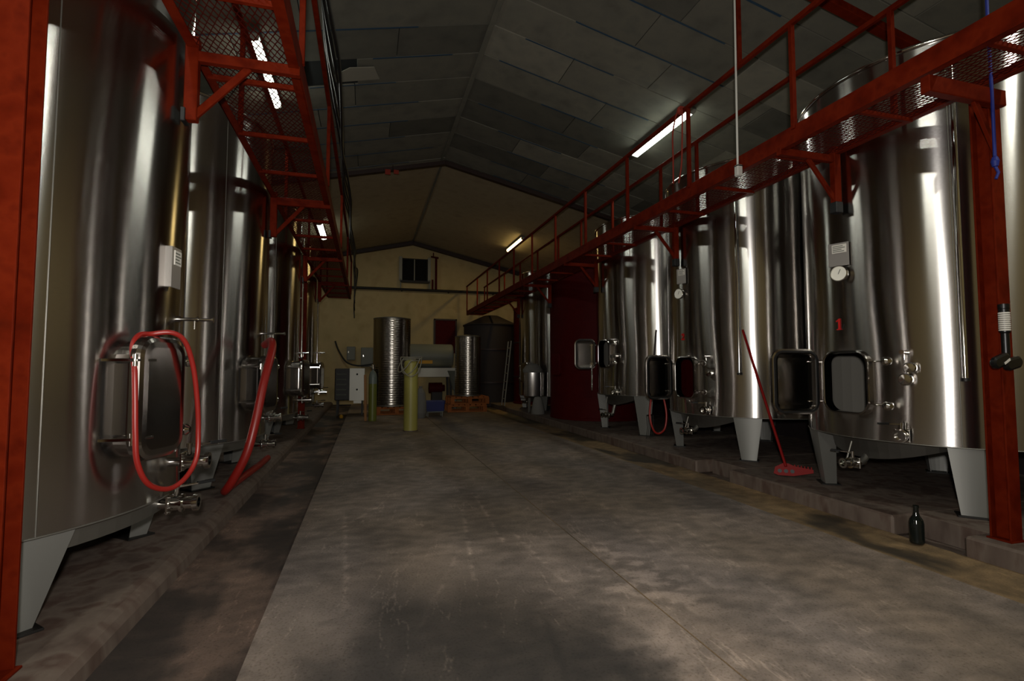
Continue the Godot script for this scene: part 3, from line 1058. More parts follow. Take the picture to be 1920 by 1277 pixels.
	for e in d.get("valves", []): # angle, y, length, radius, handle length, r
		var n := N(e[0])
		var hd: Vector3 = (n * 0.75 - T(e[0]) * 0.65 * d.get("hand", 1.0)).normalized() * e[4]
		valve(o, P(e[0], e[5], e[1]), n, e[2], e[3], hd)
	if d.has("drain"):
		var e: Array = d.drain # angle, y
		var b := MB.new()
		b.tube([P(e[0], 1.1, rim - 0.16), P(e[0], 1.16, e[1] + 0.03), P(e[0], 1.22, e[1])], 0.035, 12)
		b.tube([P(e[0] - 1.5, R - 0.07, rim - 0.05), P(e[0] - 2.5, R - 0.02, e[1] + 0.02)], 0.012, 8)
		obj("drain_pipe", b, M.satin_steel, o)
		valve(o, P(e[0], 1.2, e[1]), N(e[0]), 0.24, 0.045, (N(e[0]) * 0.4 - T(e[0]) * 0.8).normalized() * 0.2, "drain_valve")
	if d.has("mark"):
		var e: Array = d.mark # angle, y, text, size
		var tm := TextMesh.new()
		var sf := SystemFont.new()
		sf.font_names = PackedStringArray(["Droid Serif"])
		sf.font_weight = 700
		tm.font = sf
		tm.text = e[2]
		tm.font_size = 64
		tm.pixel_size = e[3] / 64.0
		tm.depth = 0.004
		var m := obj("number", tm, M.red_mark, o)
		m.transform = F(e[0], R + 0.006, e[1])
		if e.size() > 4:
			var b := MB.new()
			var f := F(e[0] + 1.6, R + 0.004, e[1] - 0.03)
			b.strip(f * Vector3(-0.02, -0.03, 0.001), f * Vector3(0.002, -0.02, 0.001), 0.008, 0.004)
			b.strip(f * Vector3(0.0, -0.022, 0.001), f * Vector3(0.025, 0.03, 0.001), 0.008, 0.004)
			obj("tick_mark", b, M.ink, o)
	return o

# ---------- catwalks ----------
func grating(len: float, wid: float) -> MB: # expanded metal: zigzag strands, x across, z along
	var mb := MB.new()
	var px := 0.046
	var pz := 0.088
	var nx := int(wid / px)
	var nz := int(round(len / pz))
	pz = len / nz
	px = wid / nx
	for j in nz:
		for i in nx:
			var x0 := -wid / 2 + i * px
			var z0 := -len / 2 + j * pz
			# each cell: a diamond of four strands shared with its neighbours
			mb.strip(Vector3(x0, 0, z0 + pz / 2), Vector3(x0 + px / 2, 0.006, z0), 0.0045, 0.0065, Vector3(0.25, 1, 0.15))
			mb.strip(Vector3(x0 + px / 2, 0.006, z0), Vector3(x0 + px, 0, z0 + pz / 2), 0.0045, 0.0065, Vector3(0.25, 1, 0.15))
			mb.strip(Vector3(x0 + px, 0, z0 + pz / 2), Vector3(x0 + px / 2, 0.006, z0 + pz), 0.0045, 0.0065, Vector3(0.25, 1, 0.15))
			mb.strip(Vector3(x0 + px / 2, 0.006, z0 + pz), Vector3(x0, 0, z0 + pz / 2), 0.0045, 0.0065, Vector3(0.25, 1, 0.15))
	return mb

func catwalk(label: String, xo: float, xi: float, z0: float, z1: float, brackets: Array, posts_o: Array, posts_i: Array, pad: bool) -> Node3D:
	var o := thing("catwalk", label, "catwalk", Vector3.ZERO)
	var H := 3.8
	var s := signf(xi - xo) # from the aisle towards the tanks
	var red: Material = M.red_paint
	var f := MB.new() # channel on the aisle side
	f.box(Vector3(xo, H + 0.05, (z0 + z1) / 2), Vector3(0.012, 0.18, z0 - z1))
	f.box(Vector3(xo + s * 0.035, H - 0.035, (z0 + z1) / 2), Vector3(0.07, 0.01, z0 - z1))
	f.box(Vector3(xo + s * 0.035, H + 0.135, (z0 + z1) / 2), Vector3(0.07, 0.01, z0 - z1))
	obj("edge_channel", f, red, o)
	var g := MB.new()
	g.box(Vector3(xi - s * 0.006, H + 0.045, (z0 + z1) / 2), Vector3(0.012, 0.09, z0 - z1))
	g.box(Vector3(xi - s * 0.035, H + 0.005, (z0 + z1) / 2), Vector3(0.07, 0.01, z0 - z1))
	obj("edge_channel", g, red, o)
	var wid := absf(xi - xo) - 0.04
	var tile := grating(1.0, wid).mesh()
	var z := z0
	while z - 1.0 >= z1 - 0.01:
		var t := obj("grating_panel", tile, M.grating_red, o)
		t.position = Vector3((xo + xi) / 2, H + 0.018, z - 0.5)
		var cm := MB.new()
		cm.box(Vector3((xo + xi) / 2, H - 0.0, z - 1.0), Vector3(wid - 0.02, 0.04, 0.04))
		obj("cross_member", cm, red, o)
		z -= 1.0
	for bz in brackets:
		var b := MB.new()
		b.box(Vector3((xo + xi) / 2, H - 0.05, bz), Vector3(absf(xi - xo) + 0.02, 0.075, 0.06), Basis(), 0.006)
		var br := obj("bracket", b, red, o)
		var u := MB.new()
		u.box(Vector3(xi - s * 0.03, H - 0.22, bz), Vector3(0.085, 0.62, 0.07), Basis(), 0.006)
		obj("bracket_upright", u, red, br)
		var dg := MB.new()
		dg.bar(Vector3(xi - s * 0.05, H - 0.49, bz), Vector3(xi - s * 0.4, H - 0.08, bz), 0.05, 0.03, Vector3(0, 0, 1))
		obj("brace", dg, red, br)
		var pd := MB.new()
		if pad:
			pd.box(Vector3(xi - s * 0.03, H - 0.58, bz), Vector3(0.095, 0.12, 0.085), Basis(), 0.006)
		else:
			pd.box(Vector3(xi + s * 0.01, H - 0.5, bz), Vector3(0.03, 0.1, 0.1), Basis(), 0.004)
		obj("bracket_pad", pd, M.rubber, br)
	for e in [[xo, posts_o, 0.045], [xi, posts_i, 0.045]]:
		if e[1].is_empty():
			continue
		var tr := MB.new()
		var za: float = minf(e[1][0] + 2.0, z0) if e[1].size() > 1 else z0
		tr.box(Vector3(e[0], 5.0, (za + z1) / 2), Vector3(0.05, 0.05, za - z1))
		obj("top_rail", tr, red, o)
		for pz in e[1]:
			var p := MB.new()
			p.box(Vector3(e[0], (H + 0.1 + 4.98) / 2, pz), Vector3(e[2], 4.98 - H - 0.1, e[2]))
			obj("rail_post", p, red, o)
	return o

func column(label: String, x: float, z: float, py: float, top: float, turn := false) -> void:
	var o := thing("steel_column", label, "column", Vector3(x, py, z), 0, "red steel columns under the catwalks")
	var h := top - py
	var st := MB.new()
	# H-section: two flanges and a web
	for s in [-1, 1]:
		st.box(Vector3(0, h / 2, s * 0.065), Vector3(0.13, h, 0.014))
	st.box(Vector3(0, h / 2, 0), Vector3(0.012, h, 0.12))
	obj("shaft", st, M.red_paint, o)
	var bp := MB.new()
	bp.box(Vector3(0, 0.006, 0), Vector3(0.17, 0.012, 0.17))
	obj("base_plate", bp, M.red_paint, o)

# ---------- smaller things ----------
func curve(p: Array, n: int, closed := false) -> Array: # a smooth line through points
	var out := []
	var c := p.size()
	for k in (c if closed else c - 1):
		var a: Vector3 = p[(k - 1 + c) % c] if closed or k > 0 else p[k]
		var b: Vector3 = p[k]
		var d: Vector3 = p[(k + 1) % c]
		var e: Vector3 = p[(k + 2) % c] if closed or k + 2 < c else d
		for i in n:
			out.append(b.cubic_interpolate(d, a, e, float(i) / n))
	if not closed:
		out.append(p[c - 1])
	return out

func single(called: String, mb: MB, m: Material, label: String, category: String, group := "") -> MeshInstance3D:
	var o := obj(called, mb, m)
	tag(o, label, category, group)
	return o

func pallet(at: Vector3, turn: float, label: String, w := 1.2, d := 1.0) -> void:
	var o := thing("pallet", label, "pallet", at, turn, "")
	o.scale.y = 1.85
	for k in 7:
		var b := MB.new()
		b.box(Vector3(-w / 2 + w * (k + 0.5) / 7, 0.131, 0), Vector3(w / 7 * 0.8, 0.022, d))
		obj("plank", b, M.pallet_wood, o)
	for z in [-d / 2 + 0.05, 0, d / 2 - 0.05]:
		var s := MB.new()
		s.box(Vector3(0, 0.109, z), Vector3(w, 0.022, 0.1))
		obj("stringer", s, M.pallet_wood, o)
		for x in [-w / 2 + 0.07, 0, w / 2 - 0.07]:
			var bl := MB.new()
			bl.box(Vector3(x, 0.06, z), Vector3(0.14, 0.076, 0.1))
			obj("block", bl, M.pallet_wood, o)
		var r := MB.new()
		r.box(Vector3(0, 0.011, z), Vector3(w, 0.022, 0.1))
		obj("skid", r, M.pallet_wood, o)

func dimple_tank(label: String, at: Vector3, rad: float, h: float) -> void:
	var o := thing("dimpled_tank", label, "tank", at)
	var mb := MB.new()
	var rows := int(h / 0.0095)
	var segs := 120
	var fr := TAU / 0.075
	var m := int(TAU * rad / 0.16)
	var amp := 0.0011
	for j in rows + 1:
		var y := h * j / rows
		var env := smoothstep(0.02, 0.1, y) * smoothstep(h - 0.02, h - 0.12, y)
		for k in segs + 1:
			var a := TAU * k / segs
			var ph := y * fr
			var r := rad + env * amp * (cos(ph) + 0.6 * cos(ph * 0.5) * cos(a * m))
			var dy := env * amp * (-fr * sin(ph) - 0.3 * fr * sin(ph * 0.5) * cos(a * m))
			var da := env * amp * (-0.6 * m * cos(ph * 0.5) * sin(a * m)) / rad
			var e := Vector3(cos(a), 0, sin(a))
			mb.vert(e * r + Vector3(0, y, 0), (e - Vector3.UP * dy - Vector3(-sin(a), 0, cos(a)) * da).normalized())
	for j in rows:
		for k in segs:
			var i := j * (segs + 1) + k
			mb.face(i, i + segs + 2, i + 1)
			mb.face(i, i + segs + 1, i + segs + 2)
	obj("jacket", mb, M.dimpled_steel, o)
	var c := MB.new()
	c.lathe(Vector3(0, h, 0), Vector3.UP, [Vector2(rad + 0.006, -0.03), Vector2(rad + 0.012, 0), Vector2(rad - 0.02, 0.008), Vector2(rad * 0.5, 0.05), Vector2(0, 0.07)], 40)
	obj("lid", c, M.satin_steel, o)
	var bt := MB.new()
	bt.lathe(Vector3.ZERO, Vector3.UP, [Vector2(0, 0.002), Vector2(rad, 0.002), Vector2(rad + 0.006, 0.01), Vector2(rad + 0.006, 0.04), Vector2(rad, 0.05)], 40)
	obj("bottom_rim", bt, M.satin_steel, o)

func gas_bottle(x: float, z: float, label: String, body: Material, low: Material) -> void:
	var o := thing("gas_cylinder", label, "gas cylinder", Vector3(x, 0, z), 0, "")
	var b := MB.new()
	b.lathe(Vector3.ZERO, Vector3.UP, [Vector2(0, 0), Vector2(0.11, 0), Vector2(0.115, 0.03), Vector2(0.115, 1.05)], 28)
	obj("body", b, low, o)
	var sh := MB.new()
	sh.lathe(Vector3.ZERO, Vector3.UP, [Vector2(0.1155, 1.05), Vector2(0.115, 1.24), Vector2(0.1, 1.33), Vector2(0.07, 1.39), Vector2(0.035, 1.42), Vector2(0.03, 1.46)], 28)
	obj("shoulder", sh, body, o)
	var v := MB.new()
	v.lathe(Vector3(0, 1.45, 0), Vector3.UP, [Vector2(0.05, 0), Vector2(0.055, 0.03), Vector2(0.05, 0.14), Vector2(0.02, 0.17), Vector2(0, 0.17)], 16)
	v.rod(Vector3(0, 1.53, 0), Vector3(-0.1, 1.53, 0.03), 0.02, 10)
	obj("valve_cap", v, M.chrome, o)

func _ready() -> void:
	rng.seed = 12
	# --- camera, light, exposure ---
	var cam := Camera3D.new()
	cam.name = "camera"
	cam.fov = rad_to_deg(2.0 * atan(638.5 / 950.0))
	cam.position = Vector3(0, 1.5, 0)
	cam.rotation_degrees = Vector3(3.1, -16.0, 0)
	cam.near = 0.02
	cam.far = 100
	add_child(cam)
	cam.current = true
	var we := WorldEnvironment.new()
	we.name = "world_environment"
	var env := Environment.new()
	env.background_mode = Environment.BG_COLOR
	env.background_color = Color(0.02, 0.022, 0.025)
	env.tonemap_mode = Environment.TONE_MAPPER_LINEAR
	env.tonemap_exposure = 1.0
	env.sdfgi_enabled = true
	env.ssao_enabled = true
	env.ssil_enabled = true
	we.environment = env
	add_child(we)
	var fl := SpotLight3D.new()
	fl.name = "camera_flash"
	fl.position = Vector3(-0.03, 1.68, 0.12)
	fl.rotation_degrees = Vector3(11.0, -16.0, 0)
	fl.spot_angle = 78
	fl.spot_angle_attenuation = 1.0
	fl.light_color = Color(1.0, 0.985, 0.965)
	fl.light_energy = 18.0
	fl.light_size = 0.05
	fl.spot_range = 40
	fl.spot_attenuation = 2.0
	fl.shadow_enabled = true
	add_child(fl)

	materials()
	build_floor()
	build_walls()
	build_ceiling()

	tube_lamp(5.45, -8.5, false, "lit tube lamp above the right catwalk railing, white, nearer of two", 2.5)
	tube_lamp(5.25, -17.8, true, "lit warm yellowish tube lamp far down the right roof slope", 3.0)
	tube_lamp(-1.6, -8.5, false, "lit tube lamp seen through the left catwalk grating, nearer one", 2.5)
	tube_lamp(-1.5, -17.8, false, "lit tube lamp seen through the left catwalk grating, far small one", 1.2)
	tube_lamp(5.45, 0.3, false, "tube lamp behind the viewpoint over the right tank row", 8.5)
	tube_lamp(-1.6, 0.3, false, "tube lamp behind the viewpoint over the left tank row", 9.5)

	build_tanks()
	build_steel()
	build_loose()
	build_back()

func build_tanks() -> void:
	var lr := [45.0, -34.0, 149.0, -141.0]
	var ll := [45.0, -49.0, 135.0, -139.0]
	make_tank("nearest steel tank on the right with open square manhole and red number 1", 1, 6.27, -4.15, {"rim": 0.77, "legs": [41.0, -34.0, 149.0, -141.0], "seed": 3, "seam": 37.5,
		"hole": {"a": -3.0, "y": 1.35, "w": 0.53, "h": 0.64, "rad": 0.13, "hinge": -1.0, "swing": 92.0, "neck": 0.035},
		"pipe": [39.0, 1.39, 4.5], "plate": [-3.0, 2.72, 0.2, 0.25], "gauge": [-4.0, 2.51], "tap": [21.5, 1.65, 0.16], "clamps": [[23.0, 1.5, 0.055], [21.5, 1.39, 0.06]],
		"valves": [[19.3, 0.85, 0.13, 0.05, 0.2, R]], "drain": [-3.0, 0.5], "drain_angle": -5.0, "mark": [-5.9, 1.97, "1", 0.17, true]})
	make_tank("second steel tank on the right with narrow open manhole and hanging level pipe", 1, 6.27, -7.12, {"rim": 0.77, "legs": lr, "seed": 11, "seam": 52.0, "lining": M.wine_red_paint, "hatch": M.wine_red_paint,
		"hole": {"a": 3.5, "y": 1.35, "w": 0.46, "h": 0.64, "rad": 0.13, "hinge": -1.0, "swing": 88.0, "neck": 0.045},
		"pipe": [41.5, 1.41, 4.4], "plate": [2.6, 2.98, 0.16, 0.24], "gauge": [-1.0, 2.7], "tap": [21.9, 1.68, 0.14], "clamps": [[23.5, 1.42, 0.05]],
		"valves": [[20.7, 0.86, 0.13, 0.05, 0.2, R]], "drain": [2.0, 0.5], "drain_angle": 0.0, "mark": [0.6, 2.0, "2", 0.15]})
	make_tank("third steel tank on the right on taller legs, pitchfork leaning before it", 1, 6.27, -10.0, {"rim": 0.93, "legs": lr, "seed": 17, "seam": 60.0,
		"hole": {"a": 5.5, "y": 1.8, "w": 0.42, "h": 0.58, "rad": 0.12, "hinge": -1.0, "swing": 100.0}, "clamps": [[20.0, 1.75, 0.05], [18.0, 2.05, 0.045]], "tap": [16.0, 2.1, 0.14],
		"valves": [[20.0, 1.0, 0.13, 0.05, 0.2, R]], "drain": [3.0, 0.5], "drain_angle": 0.0})
	# a tank of painted steel that stands straight on the plinth
	var rt := thing("painted_tank", "dark wine red painted tank standing on the right plinth past the steel ones", "tank", Vector3(6.27, 0.14, -13.05), 0, "wine red painted tanks")
	var pb := MB.new()
	pb.lathe(Vector3.ZERO, Vector3.UP, [Vector2(0, 0.004), Vector2(1.36, 0.004), Vector2(1.36, 0.06), Vector2(R, 0.07), Vector2(R, 4.1), Vector2(1.36, 4.12), Vector2(1.36, 4.16), Vector2(0.4, 4.5), Vector2(0, 4.5)], 72)
	obj("shell", smooth_round(pb, 1.0), M.wine_red_paint, rt)
	var db := MB.new()
	tk = {"side": 1, "py": 0.14}
	db.loops(F(10.0, R, 1.6), 0.22, 0.3, 0.1, [Vector2(0, -0.04), Vector2(0, 0.05), Vector2(0.02, 0.065), Vector2(0.06, 0.07)])
	obj("manhole_door", db, M.wine_red_paint, rt)
	make_tank("slim looking steel tank on the right between the wine red painted ones", 1, 6.27, -16.1, {"rim": 0.6, "legs": lr, "seed": 23, "seam": 60.0,
		"hole": {"a": 20.0, "y": 1.35, "w": 0.42, "h": 0.58, "rad": 0.12, "hinge": 1.0, "swing": 0.0, "shut": true}, "clamps": [[40.0, 1.5, 0.05]], "valves": [[30.0, 0.8, 0.13, 0.05, 0.2, R]], "drain": [12.0, 0.4]})
	var r6 := thing("painted_tank", "narrow wine red painted tank at the far end of the right plinth", "tank", Vector3(6.42, 0.14, -18.75), 0, "wine red painted tanks")
	var p6 := MB.new()
	p6.lathe(Vector3.ZERO, Vector3.UP, [Vector2(0, 0.004), Vector2(0.96, 0.004), Vector2(0.96, 0.06), Vector2(0.94, 0.07), Vector2(0.94, 3.6), Vector2(0.96, 3.62), Vector2(0.96, 3.66), Vector2(0.3, 3.95), Vector2(0, 3.95)], 64)
	obj("shell", p6, M.wine_red_paint, r6)
	var h6 := MB.new()
	for y in [1.0, 2.3]:
		h6.lathe(Vector3(0, y, 0), Vector3.UP, [Vector2(0.94, 0), Vector2(0.955, 0.005), Vector2(0.955, 0.055), Vector2(0.94, 0.06)], 64)
	obj("hoop", h6, M.brown_steel, r6)
	var r7 := thing("painted_tank", "dark brown squat vat with conical lid behind the small dimpled tank", "tank", Vector3(4.95, 0.0, -20.45), 0, "wine red painted tanks")
	var p7 := MB.new()
	p7.lathe(Vector3.ZERO, Vector3.UP, [Vector2(0, 0.0), Vector2(1.16, 0.0), Vector2(1.16, 0.14), Vector2(1.12, 0.16), Vector2(1.12, 3.2), Vector2(1.16, 3.22), Vector2(1.16, 3.26), Vector2(0.3, 3.66), Vector2(0, 3.68)], 64)
	obj("shell", p7, M.dark_vat, r7)
	var d7 := MB.new()
	for y in [0.9, 2.2]:
		d7.lathe(Vector3(0, y, 0), Vector3.UP, [Vector2(1.12, 0), Vector2(1.145, 0.005), Vector2(1.145, 0.055), Vector2(1.12, 0.06)], 64)
	obj("hoop", d7, M.brown_steel, r7)

	make_tank("nearest steel tank on the left with red hose looped round its tall manhole door", -1, -2.66, -4.1, {"rim": 0.62, "legs": ll, "leg_w": 0.6, "seed": 31, "seam": 40.0, "hand": 1.0,
		"hole": {"a": 16.0, "y": 1.315, "w": 0.38, "h": 0.68, "rad": 0.13, "hinge": 1.0, "swing": 0.0, "shut": true, "neck": 0.08},
		"plate": [5.0, 2.19, 0.14, 0.28], "tap": [-2.0, 1.85, 0.24], "valves": [[-1.0, 0.84, 0.24, 0.05, 0.25, R], [0.5, 0.56, 0.26, 0.05, 0.25, 1.28]]})
	make_tank("second steel tank on the left with thick red hose hanging from its manhole", -1, -2.66, -7.45, {"rim": 0.62, "legs": ll, "seed": 37, "seam": 40.0,
		"hole": {"a": 14.0, "y": 1.3, "w": 0.4, "h": 0.64, "rad": 0.13, "hinge": 1.0, "swing": 0.0, "shut": true, "neck": 0.12}, "tap": [8.0, 1.95, 0.3],
		"valves": [[0.0, 0.84, 0.22, 0.05, 0.22, R], [3.0, 0.5, 0.24, 0.05, 0.22, 1.28]]})
	make_tank("third steel tank on the left beside the far red column", -1, -2.66, -10.9, {"rim": 0.62, "legs": ll, "seed": 41, "seam": 40.0,
		"hole": {"a": 10.0, "y": 1.3, "w": 0.42, "h": 0.64, "rad": 0.13, "hinge": 1.0, "swing": 0.0, "shut": true, "neck": 0.14}, "pipe": [-15.0, 1.7, 4.2], "tap": [0.0, 1.8, 0.2],
		"valves": [[-4.0, 0.86, 0.25, 0.05, 0.25, R], [0.0, 0.52, 0.28, 0.05, 0.25, 1.28]]})
	make_tank("last steel tank on the left, farthest from the viewer by the cream wall", -1, -2.66, -14.3, {"rim": 0.62, "legs": ll, "seed": 43, "seam": 40.0,
		"hole": {"a": 6.0, "y": 1.3, "w": 0.42, "h": 0.64, "rad": 0.13, "hinge": 1.0, "swing": 0.0, "shut": true, "neck": 0.14}, "pipe": [-14.0, 1.6, 4.0], "tap": [-2.0, 1.9, 0.25],
		"valves": [[-4.0, 0.86, 0.3, 0.05, 0.25, R], [0.0, 0.52, 0.3, 0.05, 0.25, 1.28]]})

func smooth_round(mb: MB, _k: float) -> MB:
	return mb

func build_steel() -> void:
	catwalk("long red catwalk with expanded metal deck along the left tanks", -0.53, -1.27, -1.4, -17.4, [-4.05, -7.4, -11.1, -14.4], [-4.2, -7.0, -10.6, -14.0, -17.3], [-2.9, -5.6, -8.6, -11.9, -15.0, -17.3], false)
	catwalk("long red catwalk with double railing along the right tanks", 4.1, 4.87, -1.4, -21.4, [-4.2, -7.15, -10.15, -13.1, -16.1], [-4.0, -5.72, -7.38, -9.05, -10.7, -12.4, -14.1, -15.8, -17.5, -19.2, -21.3], [-3.57, -4.75, -6.6, -7.6, -9.4, -11.0, -12.5, -14.2, -16.0, -18.0, -21.3], true)
	column("red steel column at the left edge, nearest of the left side", -1.59, -2.86, 0.12, 3.8)
	column("red steel column by the nearest right tank, dark tool hung on it", 4.9, -2.86, 0.14, 3.72)
	column("red steel column between the third and last left tanks", -1.42, -12.55, 0.12, 3.8)
	# bracket on the near right column
	var b := thing("column_brace", "short red bracket arm with diagonal between near right column and catwalk", "bracket", Vector3(4.9, 3.5, -2.86))
	var m := MB.new()
	m.box(Vector3(-0.42, 0.16, 0.12), Vector3(0.84, 0.13, 0.07), Basis(), 0.006)
	obj("arm", m, M.red_paint, b)
	var dg := MB.new()
	dg.bar(Vector3(-0.04, -0.3, 0.1), Vector3(-0.32, 0.12, 0.12), 0.05, 0.03, Vector3(0, 0, 1))
	obj("brace", dg, M.red_paint, b)
	# hanger and conduit from the roof
	var y1 := roof_y(4.1) - 0.07
	var hg := MB.new()
	hg.box(Vector3(4.13, (5.02 + y1) / 2, -4.78), Vector3(0.05, y1 - 5.02, 0.05))
	single("roof_hanger", hg, M.red_paint, "red upright bar from the roof down to the right railing", "hanger")
	var cd := thing("conduit", "thin pale conduit hanging from the roof to a box on the right catwalk edge", "conduit", Vector3(4.04, 3.8, -4.74))
	var cm := MB.new()
	cm.rod(Vector3(0, -0.02, 0), Vector3(0, roof_y(4.04) - 0.07 - 3.8, 0.02), 0.012, 8)
	obj("pipe", cm, M.white_plastic, cd)
	var bx := MB.new()
	bx.box(Vector3(0.01, -0.05, 0), Vector3(0.07, 0.13, 0.06), Basis(), 0.008)
	obj("junction_box", bx, M.white_plastic, cd)
	var bd := MB.new()
	bd.box(Vector3(0.01, 0.0, 0), Vector3(0.075, 0.012, 0.065))
	obj("clip", bd, M.rubber, cd)
	# orange rope on the rail
	var rp := thing("rope", "thin orange red rope knotted on the right railing, ends hanging down", "rope", Vector3(4.06, 5.0, -5.85))
	var r := MB.new()
	r.tube(curve([Vector3(-0.01, -0.95, -0.16), Vector3(0.0, -0.6, -0.17), Vector3(-0.02, -0.25, -0.14), Vector3(-0.01, 0.0, -0.05), Vector3(0, 0.045, 0.02), Vector3(0.05, 0.04, 0.03), Vector3(0.02, -0.04, 0.02), Vector3(-0.03, 0.02, 0.0), Vector3(0.0, 0.045, 0.04), Vector3(-0.015, -0.1, 0.08), Vector3(-0.012, -0.45, 0.06), Vector3(0.0, -0.75, 0.02), Vector3(0.0, -0.98, -0.05)], 6), 0.011, 6)
	obj("strand", r, M.orange_rope, rp)
	var kn := MB.new()
	kn.lathe(Vector3(0, -0.05, 0), Vector3.UP, [Vector2(0, 0), Vector2(0.035, 0.02), Vector2(0.04, 0.06), Vector2(0.03, 0.1), Vector2(0, 0.11)], 12)
	obj("knot", kn, M.orange_rope, rp)
	# blue rope
	var br := thing("rope", "blue rope hanging knotted in front of the near right column", "rope", Vector3(4.72, 3.1, -2.7))
	var bm := MB.new()
	bm.tube(curve([Vector3(0, 0.02, 0), Vector3(0.005, 0.5, 0.0), Vector3(0.0, 1.2, 0.0), Vector3(0.02, 2.0, 0.0), Vector3(0.1, 2.02, -0.05), Vector3(0.14, 1.9, -0.05)], 6), 0.012, 8)
	obj("strand", bm, M.blue_rope, br)
	var bk := MB.new()
	bk.lathe(Vector3(0, -0.03, 0), Vector3.UP, [Vector2(0, 0), Vector2(0.02, 0.01), Vector2(0.028, 0.05), Vector2(0.02, 0.08), Vector2(0.012, 0.09)], 10)
	bk.tube([Vector3(0, -0.02, 0), Vector3(0.015, -0.07, 0.01), Vector3(0.0, -0.12, 0)], 0.011, 6)
	obj("knot", bk, M.blue_rope, br)
	# cable bundle along the left railing
	var cb := thing("cable_bundle", "dark cables draped along the outer railing of the left catwalk", "cables", Vector3(-0.45, 5.0, -17.2))
	for k in 5:
		var c := MB.new()
		var pts := []
		for i in 14:
			var z := 14.0 - i * 1.08
			pts.append(Vector3(0.025 * k + 0.03 * sin(i * 1.7 + k), -0.03 - 0.07 * k - 0.09 * absf(sin(i * 1.1 + k)), z))
		pts.append(Vector3(0.03, -0.5 - 0.2 * k, -0.1))
		pts.append(Vector3(0.05, -0.9 - 0.25 * k, -0.05 + 0.08 * k))
		c.tube(curve(pts, 5), 0.018, 6)
		obj("cable", c, M.rubber, cb)

